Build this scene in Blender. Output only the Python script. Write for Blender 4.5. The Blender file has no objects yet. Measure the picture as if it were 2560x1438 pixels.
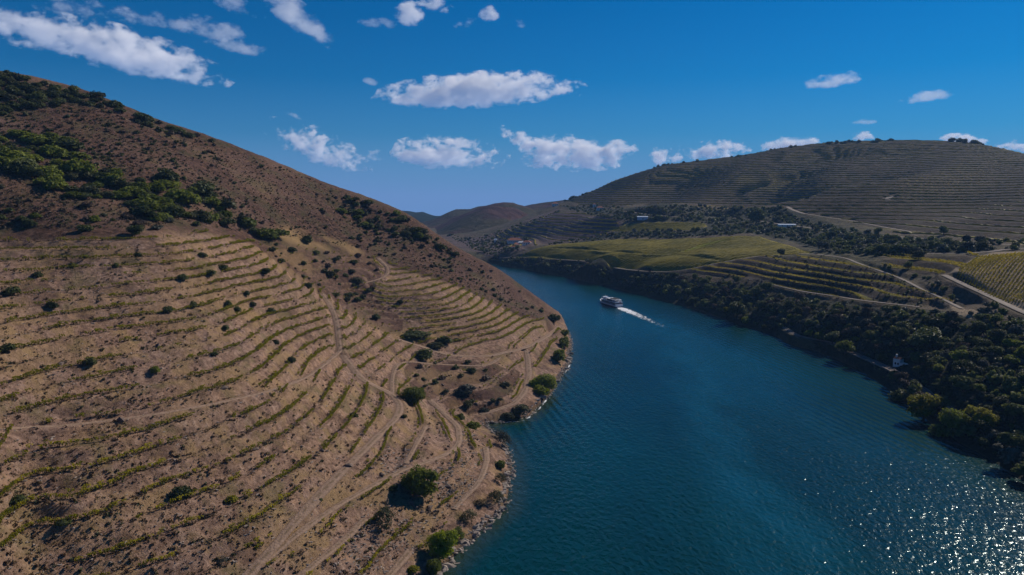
import bpy, math, random
import numpy as np
from mathutils import Vector, Matrix

random.seed(7)
rng = np.random.default_rng(7)
SC = bpy.context.scene
COL = SC.collection
R = math.radians

# ------------------------------------------------------------------ camera
F, CX, CY, HOR, CAMZ = 1850.0, 1280.0, 719.0, 490.0, 100.0
PITCH = math.atan((CY - HOR) / F)
cam_d = bpy.data.cameras.new('camera')
cam = bpy.data.objects.new('camera', cam_d)
COL.objects.link(cam)
cam.location = (0, 0, CAMZ)
cam.rotation_euler = (math.pi / 2 - PITCH, 0, 0)
cam_d.sensor_width = 36
cam_d.lens = 36 * F / 2560
cam_d.clip_start = 1
cam_d.clip_end = 40000
SC.camera = cam

# ------------------------------------------------------------------ sky and sun
SUN_AZ, SUN_EL = R(49), R(34)          # azimuth from +Y towards +X
w = bpy.data.worlds.new('World')
SC.world = w
w.use_nodes = True
nt = w.node_tree
nt.nodes.clear()
n_out = nt.nodes.new('ShaderNodeOutputWorld')
n_bg = nt.nodes.new('ShaderNodeBackground')
n_sky = nt.nodes.new('ShaderNodeTexSky')
n_sky.sky_type = 'NISHITA'
n_sky.sun_disc = False
n_sky.sun_elevation = SUN_EL
n_sky.sun_rotation = SUN_AZ
n_sky.altitude = 300
n_sky.air_density = 1.0
n_sky.dust_density = 0.3
n_sky.ozone_density = 1.5
n_hs = nt.nodes.new('ShaderNodeHueSaturation')
n_hs.inputs['Saturation'].default_value = 1.75
n_hs.inputs['Value'].default_value = 1.0
n_tint = nt.nodes.new('ShaderNodeMix')
n_tint.data_type = 'RGBA'
n_tint.blend_type = 'MULTIPLY'
n_tint.inputs[0].default_value = 1.0
n_tint.inputs[7].default_value = (0.25, 0.56, 0.93, 1)
nt.links.new(n_sky.outputs[0], n_tint.inputs[6])
nt.links.new(n_tint.outputs[2], n_hs.inputs['Color'])
n_geo = nt.nodes.new('ShaderNodeTexCoord')
n_sep = nt.nodes.new('ShaderNodeSeparateXYZ')
nt.links.new(n_geo.outputs['Generated'], n_sep.inputs[0])
n_rmp = nt.nodes.new('ShaderNodeValToRGB')           # pale air towards the horizon, the same all round
e_ = n_rmp.color_ramp.elements
for k_ in range(3):
    e_.new(0.5)
for k_, (p_, v_) in enumerate(((0.0, 0.92), (0.03, 0.70), (0.08, 0.25), (0.15, 0.04), (0.24, 0.0))):
    e_[k_].position = p_
    e_[k_].color = (v_, v_, v_, 1)
nt.links.new(n_sep.outputs[2], n_rmp.inputs[0])
n_hz = nt.nodes.new('ShaderNodeMix')
n_hz.data_type = 'RGBA'
nt.links.new(n_rmp.outputs[0], n_hz.inputs[0])
nt.links.new(n_hs.outputs[0], n_hz.inputs[6])
n_hz.inputs[7].default_value = (2.45, 4.6, 9.5, 1)
nt.links.new(n_hz.outputs[2], n_bg.inputs['Color'])
n_bg.inputs['Strength'].default_value = 0.064
nt.links.new(n_bg.outputs[0], n_out.inputs[0])

sd = bpy.data.lights.new('sun', 'SUN')
sd.energy = 4.3
sd.angle = R(0.53)
sd.color = (1.0, 0.90, 0.78)
so = bpy.data.objects.new('sun', sd)
COL.objects.link(so)
sdir = Vector((math.sin(SUN_AZ) * math.cos(SUN_EL), math.cos(SUN_AZ) * math.cos(SUN_EL), math.sin(SUN_EL)))
so.rotation_euler = (-sdir).to_track_quat('-Z', 'Y').to_euler()
so.location = (300, 300, 600)

vs = SC.view_settings
vs.view_transform = 'Standard'
vs.look = 'None'
vs.exposure = 0.0
vs.gamma = 1.0
vs.use_curve_mapping = False
cy = SC.cycles
cy.max_bounces = 14
cy.diffuse_bounces = 2
cy.glossy_bounces = 2
cy.transmission_bounces = 2
cy.transparent_max_bounces = 8
cy.volume_bounces = 14
cy.caustics_reflective = False
cy.caustics_refractive = False
cy.use_denoising = True
cy.use_adaptive_sampling = True
cy.adaptive_threshold = 0.02
cy.volume_step_rate = 0.6

# ------------------------------------------------------------------ projection helpers
_c, _s = math.cos(PITCH), math.sin(PITCH)


def rays(p):
    """pixel array -> direction per metre of +Y"""
    p = np.asarray(p, float).reshape(-1, 2)
    u = (p[:, 0] - CX) / F
    v = (CY - p[:, 1]) / F
    y = _c + v * _s
    return np.stack([u / y, np.ones_like(u), (-_s + v * _c) / y], 1)


def cp(px, py, d=None, z=None):
    r = rays([(px, py)])[0]
    if d is None:
        d = (z - CAMZ) / r[2]
    return (r[0] * d, d, CAMZ + r[2] * d)


def on_water(px, py, z=0.0):
    return cp(px, py, z=z)


# ------------------------------------------------------------------ numeric helpers
class TPS:
    def __init__(self, pts, smooth=0.0, scale=200.0):
        p = np.asarray(pts, float)
        self.s = scale
        self.x = p[:, :2] / scale
        n = len(p)
        d2 = ((self.x[:, None] - self.x[None]) ** 2).sum(2)
        K = 0.5 * d2 * np.log(d2 + 1e-12) + smooth * np.eye(n)
        P = np.c_[np.ones(n), self.x]
        A = np.zeros((n + 3, n + 3))
        A[:n, :n] = K
        A[:n, n:] = P
        A[n:, :n] = P.T
        sol = np.linalg.solve(A, np.r_[p[:, 2], 0, 0, 0])
        self.w, self.a = sol[:n], sol[n:]
        self.c = self.x.mean(0)

    def __call__(self, x, y):
        x = np.asarray(x, float)
        shp = x.shape
        q = np.stack([x.ravel(), np.asarray(y, float).ravel()], 1) / self.s
        out = np.empty(len(q))
        for i in range(0, len(q), 40000):
            b = q[i:i + 40000]
            bf, xf = b.astype(np.float32), self.x.astype(np.float32)
            d2 = (bf[:, None, 0] - xf[None, :, 0]) ** 2 + (bf[:, None, 1] - xf[None, :, 1]) ** 2 + np.float32(1e-9)
            out[i:i + 40000] = (np.float32(0.5) * d2 * np.log(d2)).astype(np.float64) @ self.w + self.a[0] + b @ self.a[1:]
        return out.reshape(shp)


_tab = np.random.default_rng(3).random((256, 256))


def vnoise(x, y, seed=0):
    x = np.asarray(x, float) + seed * 17.37
    y = np.asarray(y, float) + seed * 91.13
    xi, yi = np.floor(x).astype(np.int64), np.floor(y).astype(np.int64)
    fx, fy = x - xi, y - yi
    fx = fx * fx * fx * (fx * (fx * 6 - 15) + 10)
    fy = fy * fy * fy * (fy * (fy * 6 - 15) + 10)
    a, b = xi & 255, (xi + 1) & 255
    c, d = yi & 255, (yi + 1) & 255
    return (_tab[a, c] * (1 - fx) + _tab[b, c] * fx) * (1 - fy) + (_tab[a, d] * (1 - fx) + _tab[b, d] * fx) * fy


def fbm(x, y, size, octv=4, seed=0):
    """-1..1"""
    o, a, t = 0.0, 1.0, 0.0
    s = 1.0 / size
    for i in range(octv):
        o = o + a * (vnoise(x * s, y * s, seed + i) * 2 - 1)
        t += a
        a *= 0.5
        s *= 2.03
    return o / t


def sstep(a, b, t):
    t = np.clip((t - a) / (b - a), 0, 1)
    return t * t * (3 - 2 * t)


def in_poly(x, y, poly):
    x = np.asarray(x, float)
    y = np.asarray(y, float)
    r = np.zeros(x.shape, bool)
    n = len(poly)
    for i in range(n):
        x0, y0 = poly[i][:2]
        x1, y1 = poly[(i + 1) % n][:2]
        if y0 == y1:
            continue
        c = ((y0 > y) != (y1 > y)) & (x < (x1 - x0) * (y - y0) / (y1 - y0) + x0)
        r ^= c
    return r


def poly_dist(x, y, line, closed=False):
    """distance to a polyline and the z of its nearest point"""
    x = np.asarray(x, float)
    L = np.asarray(line, float)
    if closed:
        L = np.vstack([L, L[:1]])
    best = np.full(x.shape, 1e9)
    bz = np.zeros(x.shape)
    for i in range(len(L) - 1):
        ax, ay = L[i, :2]
        bx, by = L[i + 1, :2]
        dx, dy = bx - ax, by - ay
        l2 = dx * dx + dy * dy + 1e-9
        t = np.clip(((x - ax) * dx + (y - ay) * dy) / l2, 0, 1)
        d = np.hypot(x - ax - t * dx, y - ay - t * dy)
        m = d < best
        best = np.where(m, d, best)
        if L.shape[1] > 2:
            bz = np.where(m, L[i, 2] + t * (L[i + 1, 2] - L[i, 2]), bz)
    return best, bz


def smooth_line(pts, n=4):
    """Catmull-Rom subdivision of a polyline"""
    P = np.asarray(pts, float)
    P = np.vstack([2 * P[0] - P[1], P, 2 * P[-1] - P[-2]])
    out = []
    for i in range(1, len(P) - 2):
        for k in range(n):
            t = k / n
            out.append(0.5 * (2 * P[i] + (P[i + 1] - P[i - 1]) * t + (2 * P[i - 1] - 5 * P[i] + 4 * P[i + 1] - P[i + 2]) * t * t
                              + (3 * P[i] - P[i - 1] - 3 * P[i + 1] + P[i + 2]) * t ** 3))
    out.append(P[-2])
    return np.array(out)


def resample(L, step):
    L = np.asarray(L, float)
    seg = np.hypot(*(np.diff(L[:, :2], axis=0).T))
    s = np.r_[0, np.cumsum(seg)]
    if s[-1] < 1e-6:
        return L[:1]
    n = max(2, int(s[-1] / step) + 1)
    t = np.linspace(0, s[-1], n)
    return np.stack([np.interp(t, s, L[:, k]) for k in range(L.shape[1])], 1)


def cast(H, px, d0=110.0, d1=1500.0, n=700):
    """drop pixels onto a height function: first hit along each ray"""
    r = rays(px)
    ds = np.geomspace(d0, d1, n)
    X = r[:, 0:1] * ds
    Y = np.broadcast_to(ds, X.shape)
    Z = CAMZ + r[:, 2:3] * ds
    D = Z - H(X, Y)
    hit = D < 0
    k = np.where(hit.any(1), hit.argmax(1), n - 1)
    k = np.maximum(k, 1)
    i = np.arange(len(r))
    a, b = D[i, k - 1], D[i, k]
    t = np.clip(a / (a - b + 1e-9), 0, 1)
    d = ds[k - 1] + t * (ds[k] - ds[k - 1])
    return np.stack([r[:, 0] * d, d, CAMZ + r[:, 2] * d], 1)


class Lookup:
    """bilinear table of a height function, for fast ray casting"""

    def __init__(self, H, x0, x1, y0, y1, step):
        self.x0, self.y0, self.s = x0, y0, step
        gx, gy = np.meshgrid(np.arange(x0, x1, step), np.arange(y0, y1, step))
        self.z = H(gx, gy)

    def __call__(self, x, y):
        h, w_ = self.z.shape
        u = np.clip((np.asarray(x, float) - self.x0) / self.s, 0, w_ - 1.001)
        v = np.clip((np.asarray(y, float) - self.y0) / self.s, 0, h - 1.001)
        i, j = u.astype(int), v.astype(int)
        a, b = u - i, v - j
        z = self.z
        return (z[j, i] * (1 - a) + z[j, i + 1] * a) * (1 - b) + (z[j + 1, i] * (1 - a) + z[j + 1, i + 1] * a) * b


def contours(X, Y, V, level, mask=None):
    """joined contour polylines of the grid V at level"""
    A = V > level
    segs = {}
    h, w_ = V.shape

    def hp(i, j):
        t = (level - V[i, j]) / (V[i, j + 1] - V[i, j])
        return (X[i, j] + t * (X[i, j + 1] - X[i, j]), Y[i, j] + t * (Y[i, j + 1] - Y[i, j]))

    def vp(i, j):
        t = (level - V[i, j]) / (V[i + 1, j] - V[i, j])
        return (X[i, j] + t * (X[i + 1, j] - X[i, j]), Y[i, j] + t * (Y[i + 1, j] - Y[i, j]))
    pts, adj = {}, {}
    cell = (A[:-1, :-1] != A[1:, :-1]) | (A[:-1, :-1] != A[:-1, 1:]) | (A[1:, 1:] != A[1:, :-1]) | (A[1:, 1:] != A[:-1, 1:])
    if mask is not None:
        cell &= mask[:-1, :-1]
    for i, j in zip(*np.nonzero(cell)):
        e = []
        if A[i, j] != A[i, j + 1]:
            e.append(('h', i, j))
        if A[i + 1, j] != A[i + 1, j + 1]:
            e.append(('h', i + 1, j))
        if A[i, j] != A[i + 1, j]:
            e.append(('v', i, j))
        if A[i, j + 1] != A[i + 1, j + 1]:
            e.append(('v', i, j + 1))
        for q in range(0, len(e) - 1, 2):
            for k in (e[q], e[q + 1]):
                if k not in pts:
                    pts[k] = hp(k[1], k[2]) if k[0] == 'h' else vp(k[1], k[2])
            adj.setdefault(e[q], []).append(e[q + 1])
            adj.setdefault(e[q + 1], []).append(e[q])
    seen, lines = set(), []
    for start in sorted(adj, key=lambda k: len(adj[k])):
        if start in seen:
            continue
        line, k = [start], start
        seen.add(start)
        while True:
            nx = [q for q in adj[k] if q not in seen]
            if not nx:
                break
            k = nx[0]
            seen.add(k)
            line.append(k)
        if len(line) > 3:
            lines.append(np.array([pts[q] for q in line]))
    return lines


# ------------------------------------------------------------------ scene helpers
def tag(o, label=None, cat=None, group=None, kind=None):
    if label:
        o['label'] = label
    if cat:
        o['category'] = cat
    if group:
        o['group'] = group
    if kind:
        o['kind'] = kind
    return o


def mesh_np(name, V, Fc, mats=None, smooth=False, mi=None):
    """mesh from numpy: V (n,3), Fc (m,k) with one k"""
    V = np.ascontiguousarray(V, np.float32)
    Fc = np.ascontiguousarray(Fc, np.int32)
    me = bpy.data.meshes.new(name)
    m, k = Fc.shape
    me.vertices.add(len(V))
    me.vertices.foreach_set('co', V.ravel())
    me.loops.add(m * k)
    me.loops.foreach_set('vertex_index', Fc.ravel())
    me.polygons.add(m)
    me.polygons.foreach_set('loop_start', np.arange(0, m * k, k, dtype=np.int32))
    try:
        me.polygons.foreach_set('loop_total', np.full(m, k, np.int32))
    except Exception:
        pass
    if mi is not None:
        me.polygons.foreach_set('material_index', np.ascontiguousarray(mi, np.int32))
    me.update(calc_edges=True)
    me.validate()
    me.polygons.foreach_set('use_smooth', np.full(m, smooth, bool))
    for q in (mats or []):
        me.materials.append(q)
    return me


def add_attr(me, name, vals):
    a = me.attributes.new(name, 'FLOAT', 'POINT')
    a.data.foreach_set('value', np.ascontiguousarray(vals, np.float32))


def obj(name, me, parent=None, loc=(0, 0, 0), rot=0.0, scale=1.0):
    o = bpy.data.objects.new(name, me)
    COL.objects.link(o)
    o.location = loc
    o.rotation_euler = (0, 0, rot) if not hasattr(rot, '__len__') else rot
    o.scale = (scale,) * 3 if not hasattr(scale, '__len__') else scale
    if parent:
        o.parent = parent
    return o


class MB:
    """collects quads and triangles of simple solids into one mesh"""

    def __init__(self):
        self.v, self.f = [], []

    def add(self, vs, fs):
        b = len(self.v)
        self.v += [tuple(q) for q in vs]
        self.f += [tuple(b + i for i in f) for f in fs]
        return self

    def box(self, x0, x1, y0, y1, z0, z1):
        self.add([(x0, y0, z0), (x1, y0, z0), (x1, y1, z0), (x0, y1, z0), (x0, y0, z1), (x1, y0, z1), (x1, y1, z1), (x0, y1, z1)],
                 [(3, 2, 1, 0), (4, 5, 6, 7), (0, 1, 5, 4), (1, 2, 6, 5), (2, 3, 7, 6), (3, 0, 4, 7)])
        return self

    def loft(self, rings, cap=True):
        n = len(rings[0])
        b = len(self.v)
        for r in rings:
            self.v += [tuple(q) for q in r]
        for i in range(len(rings) - 1):
            for j in range(n):
                k = (j + 1) % n
                self.f.append((b + i * n + j, b + i * n + k, b + (i + 1) * n + k, b + (i + 1) * n + j))
        if cap:
            self.f.append(tuple(b + j for j in reversed(range(n))))
            self.f.append(tuple(b + (len(rings) - 1) * n + j for j in range(n)))
        return self

    def tube(self, p0, p1, r0, r1=None, n=6):
        r1 = r0 if r1 is None else r1
        p0, p1 = Vector(p0), Vector(p1)
        q = (p1 - p0).to_track_quat('Z', 'Y')
        rings = []
        for p, r in ((p0, r0), (p1, r1)):
            rings.append([p + q @ Vector((r * math.cos(2 * math.pi * k / n), r * math.sin(2 * math.pi * k / n), 0)) for k in range(n)])
        return self.loft(rings)

    def mesh(self, name, mat, smooth=False):
        me = bpy.data.meshes.new(name)
        me.from_pydata(self.v, [], self.f)
        me.update()
        if mat:
            me.materials.append(mat)
        if smooth:
            me.polygons.foreach_set('use_smooth', [True] * len(me.polygons))
        return me

    def build(self, name, mat, parent=None, smooth=False):
        return obj(name, self.mesh(name, mat, smooth), parent)


def empty(name, loc, rz=0.0):
    o = bpy.data.objects.new(name, None)
    COL.objects.link(o)
    o.location = loc
    o.rotation_euler = (0, 0, rz)
    o.empty_display_size = 0.5
    return o


def scatter_mesh(tv, tf, P, yaw, sc, tilt=None):
    """template (tv, tf) copied to points P -> one vertex and face array"""
    tv, tf = np.asarray(tv, float), np.asarray(tf, int)
    n = len(P)
    c, s = np.cos(yaw), np.sin(yaw)
    S = np.asarray(sc, float)
    if S.ndim == 1:
        S = np.repeat(S[:, None], 3, 1)
    q = tv[None] * S[:, None]
    x = q[..., 0] * c[:, None] - q[..., 1] * s[:, None]
    y = q[..., 0] * s[:, None] + q[..., 1] * c[:, None]
    V = np.stack([x, y, q[..., 2]], 2) + np.asarray(P)[:, None]
    Fc = tf[None] + (np.arange(n) * len(tv))[:, None, None]
    return V.reshape(-1, 3), Fc.reshape(-1, tf.shape[1])


def ico(n=1):
    import bmesh
    bm = bmesh.new()
    bmesh.ops.create_icosphere(bm, subdivisions=n, radius=1.0)
    v = np.array([q.co[:] for q in bm.verts])
    f = np.array([[q.index for q in p.verts] for p in bm.faces])
    bm.free()
    return v, f


ICO1, ICO2 = ico(1), ico(2)


# ------------------------------------------------------------------ materials
def mat(name):
    m = bpy.data.materials.new(name)
    m.use_nodes = True
    t = m.node_tree
    return m, t, t.nodes['Principled BSDF'], t.nodes['Material Output']


def plain(name, col, rough=0.7, metal=0.0, var=0.06, scale=3.0):
    m, t, b, o = mat(name)
    tc = t.nodes.new('ShaderNodeTexCoord')
    nz = t.nodes.new('ShaderNodeTexNoise')
    nz.inputs['Scale'].default_value = scale
    nz.inputs['Detail'].default_value = 4
    t.links.new(tc.outputs['Object'], nz.inputs['Vector'])
    rp = t.nodes.new('ShaderNodeValToRGB')
    rp.color_ramp.elements[0].position = 0.3
    rp.color_ramp.elements[1].position = 0.7
    rp.color_ramp.elements[0].color = tuple(max(0, c * (1 - var)) for c in col) + (1,)
    rp.color_ramp.elements[1].color = tuple(min(1, c * (1 + var)) for c in col) + (1,)
    t.links.new(nz.outputs[0], rp.inputs[0])
    t.links.new(rp.outputs[0], b.inputs['Base Color'])
    b.inputs['Roughness'].default_value = rough
    b.inputs['Metallic'].default_value = metal
    b.inputs['Specular IOR Level'].default_value = 0.3
    return m


class NT:
    """small node-building helper"""

    def __init__(self, t):
        self.t = t
        self.pos = self.n('ShaderNodeNewGeometry').outputs['Position']

    def n(self, k):
        return self.t.nodes.new(k)

    def link(self, a, b):
        self.t.links.new(a, b)

    def noise(self, scale, detail=5, rough=0.55, vec=None, dist=0.0, out=0):
        q = self.n('ShaderNodeTexNoise')
        q.inputs['Scale'].default_value = scale
        q.inputs['Detail'].default_value = detail
        q.inputs['Roughness'].default_value = rough
        q.inputs['Distortion'].default_value = dist
        self.link(vec or self.pos, q.inputs['Vector'])
        return q.outputs[out]

    def vor(self, scale, vec=None, out='Distance', feature='F1'):
        q = self.n('ShaderNodeTexVoronoi')
        q.feature = feature
        q.inputs['Scale'].default_value = scale
        self.link(vec or self.pos, q.inputs['Vector'])
        return q.outputs[out]

    def ramp(self, v, stops):
        q = self.n('ShaderNodeValToRGB')
        e = q.color_ramp.elements
        while len(e) < len(stops):
            e.new(0.5)
        for i, (p, c) in enumerate(stops):
            e[i].position = p
            e[i].color = (c, c, c, 1) if not hasattr(c, '__len__') else tuple(c) + (1,)
        self.link(v, q.inputs[0])
        return q.outputs[0]

    def mix(self, f, a, b, mode='MIX'):
        q = self.n('ShaderNodeMix')
        q.data_type = 'RGBA'
        q.blend_type = mode
        q.clamp_factor = True
        for sock, v in ((q.inputs[0], f), (q.inputs[6], a), (q.inputs[7], b)):
            if isinstance(v, (int, float)):
                sock.default_value = v
            elif hasattr(v, '__len__'):
                sock.default_value = tuple(v) + (1,)
            else:
                self.link(v, sock)
        return q.outputs[2]

    def math(self, op, a, b=None, clamp=False):
        q = self.n('ShaderNodeMath')
        q.operation = op
        q.use_clamp = clamp
        for sock, v in ((q.inputs[0], a), (q.inputs[1], b)):
            if v is None:
                continue
            if isinstance(v, (int, float)):
                sock.default_value = v
            else:
                self.link(v, sock)
        return q.outputs[0]

    def attr(self, name):
        q = self.n('ShaderNodeAttribute')
        q.attribute_name = name
        return q.outputs['Fac']

    def bump(self, h, strength, dist, bsdf):
        q = self.n('ShaderNodeBump')
        q.inputs['Strength'].default_value = strength
        q.inputs['Distance'].default_value = dist
        self.link(h, q.inputs['Height'])
        self.link(q.outputs[0], bsdf.inputs['Normal'])
        return q

    def scaled(self, sx, sy, sz, rz=0.0):
        q = self.n('ShaderNodeMapping')
        q.inputs['Scale'].default_value = (sx, sy, sz)
        q.inputs['Rotation'].default_value = (0, 0, rz)
        self.link(self.pos, q.inputs['Vector'])
        return q.outputs[0]


def foliage(name, dark, light, trans=0.25, scale=0.7, objvar=0.35):
    m, t, b, o = mat(name)
    g = NT(t)
    oi = g.n('ShaderNodeObjectInfo')
    f = g.noise(scale, 3)
    f = g.math('ADD', g.math('MULTIPLY', f, 1.0), g.math('MULTIPLY', g.math('SUBTRACT', oi.outputs['Random'], 0.5), objvar))
    c = g.ramp(f, [(0.32, dark), (0.68, light)])
    t.links.new(c, b.inputs['Base Color'])
    b.inputs['Roughness'].default_value = 0.6
    b.inputs['Specular IOR Level'].default_value = 0.15
    if trans:
        tr = g.n('ShaderNodeBsdfTranslucent')
        t.links.new(c, tr.inputs[0])
        mx = g.n('ShaderNodeMixShader')
        mx.inputs[0].default_value = trans
        t.links.new(b.outputs[0], mx.inputs[1])
        t.links.new(tr.outputs[0], mx.inputs[2])
        t.links.new(mx.outputs[0], o.inputs['Surface'])
    return m


M = {}
# dry schist hillside: brown soil, straw patches, purple-brown scrub and painted bank shade by attribute
m, t, b, o = mat('dry_hillside')
g = NT(t)
n1 = g.noise(0.035, 6, 0.6)
n2 = g.noise(0.55, 6, 0.7)
n3 = g.noise(2.6, 4, 0.7)
soil = g.ramp(n2, [(0.32, (0.098, 0.058, 0.040)), (0.5, (0.240, 0.146, 0.098)), (0.68, (0.390, 0.256, 0.178))])
grey = g.ramp(n2, [(0.32, (0.100, 0.061, 0.046)), (0.52, (0.240, 0.152, 0.110)), (0.70, (0.39, 0.268, 0.198))])
ground = g.mix(g.ramp(n1, [(0.44, 0.0), (0.56, 1.0)]), soil, grey)
ground = g.mix(g.math('MULTIPLY', g.ramp(g.noise(0.055, 5, 0.65, g.scaled(1, 1, 1.8, 0.4)), [(0.53, 0.0), (0.60, 1.0)]), 0.7), ground, g.ramp(n2, [(0.3, (0.060, 0.036, 0.024)), (0.7, (0.165, 0.100, 0.066))]))
ground = g.mix(g.math('MULTIPLY', g.ramp(g.noise(0.16, 4, 0.6), [(0.58, 0.0), (0.66, 1.0)]), 0.7), ground, g.ramp(n3, [(0.3, (0.30, 0.170, 0.102)), (0.7, (0.43, 0.275, 0.178))]))
straw = g.ramp(n3, [(0.3, (0.20, 0.125, 0.055)), (0.7, (0.36, 0.24, 0.115))])
ground = g.mix(g.math('MULTIPLY', g.ramp(g.noise(0.09, 5, 0.65), [(0.52, 0.0), (0.64, 1.0)]), 0.75), ground, straw)
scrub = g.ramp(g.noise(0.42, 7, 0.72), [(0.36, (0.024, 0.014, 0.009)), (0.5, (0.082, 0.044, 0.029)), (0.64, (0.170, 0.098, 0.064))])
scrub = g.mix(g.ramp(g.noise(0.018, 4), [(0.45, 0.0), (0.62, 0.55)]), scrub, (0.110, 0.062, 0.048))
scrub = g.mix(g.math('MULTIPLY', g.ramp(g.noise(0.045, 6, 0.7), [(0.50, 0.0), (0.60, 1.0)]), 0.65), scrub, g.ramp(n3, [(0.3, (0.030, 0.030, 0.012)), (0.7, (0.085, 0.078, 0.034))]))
ground = g.mix(g.math('MULTIPLY', g.ramp(g.noise(0.075, 5, 0.65, g.scaled(1, 1, 1, 1.0)), [(0.54, 0.0), (0.64, 1.0)]), 0.6), ground, g.ramp(n3, [(0.3, (0.075, 0.062, 0.024)), (0.7, (0.185, 0.150, 0.064))]))
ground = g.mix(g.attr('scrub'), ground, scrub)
ground = g.mix(g.math('MULTIPLY', g.attr('straw'), 0.9), ground, straw)
# pale stone flecks
fl = g.ramp(g.vor(1.3), [(0.10, 1.0), (0.17, 0.0)])
ground = g.mix(g.math('MULTIPLY', g.math('MULTIPLY', fl, g.ramp(g.noise(0.12, 3), [(0.5, 0.0), (0.62, 1.0)])), 0.6), ground, (0.36, 0.30, 0.26))
wet = g.attr('wet')
ground = g.mix(wet, ground, (0.06, 0.045, 0.03))
t.links.new(ground, b.inputs['Base Color'])
b.inputs['Roughness'].default_value = 0.95
b.inputs['Specular IOR Level'].default_value = 0.1
g.bump(g.math('ADD', g.math('MULTIPLY', n2, 0.6), g.math('MULTIPLY', n3, 0.35)), 1.0, 0.9, b)
M['hill'] = m

# opposite hillside: darker schist, purple-brown, olive scrub
m, t, b, o = mat('far_hillside')
g = NT(t)
n2 = g.noise(0.09, 7, 0.7)
soil = g.ramp(n2, [(0.3, (0.050, 0.040, 0.026)), (0.55, (0.105, 0.080, 0.054)), (0.75, (0.17, 0.13, 0.09))])
n1 = g.noise(0.008, 5, 0.6)
soil = g.mix(g.ramp(n1, [(0.45, 0.0), (0.6, 0.7)]), soil, g.ramp(n2, [(0.3, (0.036, 0.040, 0.018)), (0.7, (0.090, 0.088, 0.040))]))
_vv = g.n('ShaderNodeTexVoronoi')
_vv.inputs['Scale'].default_value = 0.0062
g.link(g.noise(0.01, 2, 0.5, None, 0.0, 1), _vv.inputs['Vector'])
_va = g.n('ShaderNodeVectorMath')
_va.operation = 'MULTIPLY_ADD'
g.link(g.noise(0.006, 3, 0.5, None, 0.0, 1), _va.inputs[0])
_va.inputs[1].default_value = (160, 160, 0)
g.link(g.scaled(1, 1, 0.0), _va.inputs[2])
g.link(_va.outputs[0], _vv.inputs['Vector'])
_sp = g.n('ShaderNodeSeparateColor')
g.link(_vv.outputs['Color'], _sp.inputs[0])
vg = g.ramp(g.math('ADD', g.math('MULTIPLY', _sp.outputs[0], 0.5), g.math('MULTIPLY', g.noise(0.0045, 4, 0.6), 0.5)), [(0.38, (0.100, 0.072, 0.026)), (0.48, (0.130, 0.120, 0.012)), (0.62, (0.230, 0.190, 0.012))])
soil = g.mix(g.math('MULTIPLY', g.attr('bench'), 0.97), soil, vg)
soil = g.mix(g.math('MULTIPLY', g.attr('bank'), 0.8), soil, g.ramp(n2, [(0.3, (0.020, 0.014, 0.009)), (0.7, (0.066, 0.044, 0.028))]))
soil = g.mix(g.attr('wood'), soil, g.ramp(n2, [(0.3, (0.014, 0.018, 0.010)), (0.7, (0.050, 0.050, 0.030))]))
fieldc = g.ramp(g.noise(0.03, 6, 0.65), [(0.35, (0.190, 0.170, 0.018)), (0.55, (0.250, 0.210, 0.024)), (0.75, (0.300, 0.230, 0.034))])
soil = g.mix(g.attr('field'), soil, fieldc)
soil = g.mix(g.attr('bright'), soil, (0.24, 0.24, 0.035))
soil = g.mix(g.attr('straw'), soil, (0.34, 0.26, 0.17))
soil = g.mix(g.attr('purple'), soil, g.ramp(n2, [(0.3, (0.066, 0.044, 0.042)), (0.7, (0.15, 0.105, 0.095))]))
t.links.new(soil, b.inputs['Base Color'])
b.inputs['Roughness'].default_value = 0.95
b.inputs['Specular IOR Level'].default_value = 0.1
g.bump(n2, 1.0, 3.0, b)
M['far'] = m

m, t, b, o = mat('distant_ridge')
g = NT(t)
n2 = g.noise(0.02, 7, 0.72)
c = g.ramp(n2, [(0.3, (0.038, 0.024, 0.022)), (0.7, (0.115, 0.068, 0.058))])
c = g.mix(g.ramp(g.noise(0.0035, 4), [(0.44, 0.0), (0.54, 0.8)]), c, g.ramp(n2, [(0.3, (0.03, 0.034, 0.02)), (0.7, (0.085, 0.08, 0.045))]))
t.links.new(c, b.inputs['Base Color'])
b.inputs['Roughness'].default_value = 1.0
b.inputs['Specular IOR Level'].default_value = 0.0
g.bump(n2, 1.0, 12.0, b)
M['ridge'] = m

m, t, b, o = mat('dirt_track')
g = NT(t)
u_c = g.attr('across')
c = g.ramp(g.noise(0.8, 6, 0.7), [(0.3, (0.22, 0.145, 0.100)), (0.7, (0.37, 0.255, 0.180))])
c = g.mix(g.math('MULTIPLY', g.ramp(u_c, [(0.15, 1.0), (0.42, 0.0)]), g.ramp(g.noise(0.5, 4), [(0.42, 0.0), (0.55, 0.7)])), c, (0.150, 0.105, 0.058))
c = g.mix(g.math('MULTIPLY', g.ramp(u_c, [(0.72, 0.0), (0.98, 1.0)]), 0.7), c, (0.185, 0.122, 0.080))
t.links.new(c, b.inputs['Base Color'])
b.inputs['Roughness'].default_value = 0.95
b.inputs['Specular IOR Level'].default_value = 0.1
g.bump(g.noise(1.5, 4), 0.7, 0.4, b)
M['path'] = m

m, t, b, o = mat('pale_road')
g = NT(t)
c = g.ramp(g.noise(0.3, 5, 0.7), [(0.3, (0.20, 0.17, 0.14)), (0.7, (0.33, 0.28, 0.235))])
t.links.new(c, b.inputs['Base Color'])
b.inputs['Roughness'].default_value = 0.9
b.inputs['Specular IOR Level'].default_value = 0.1
M['road'] = m

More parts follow.
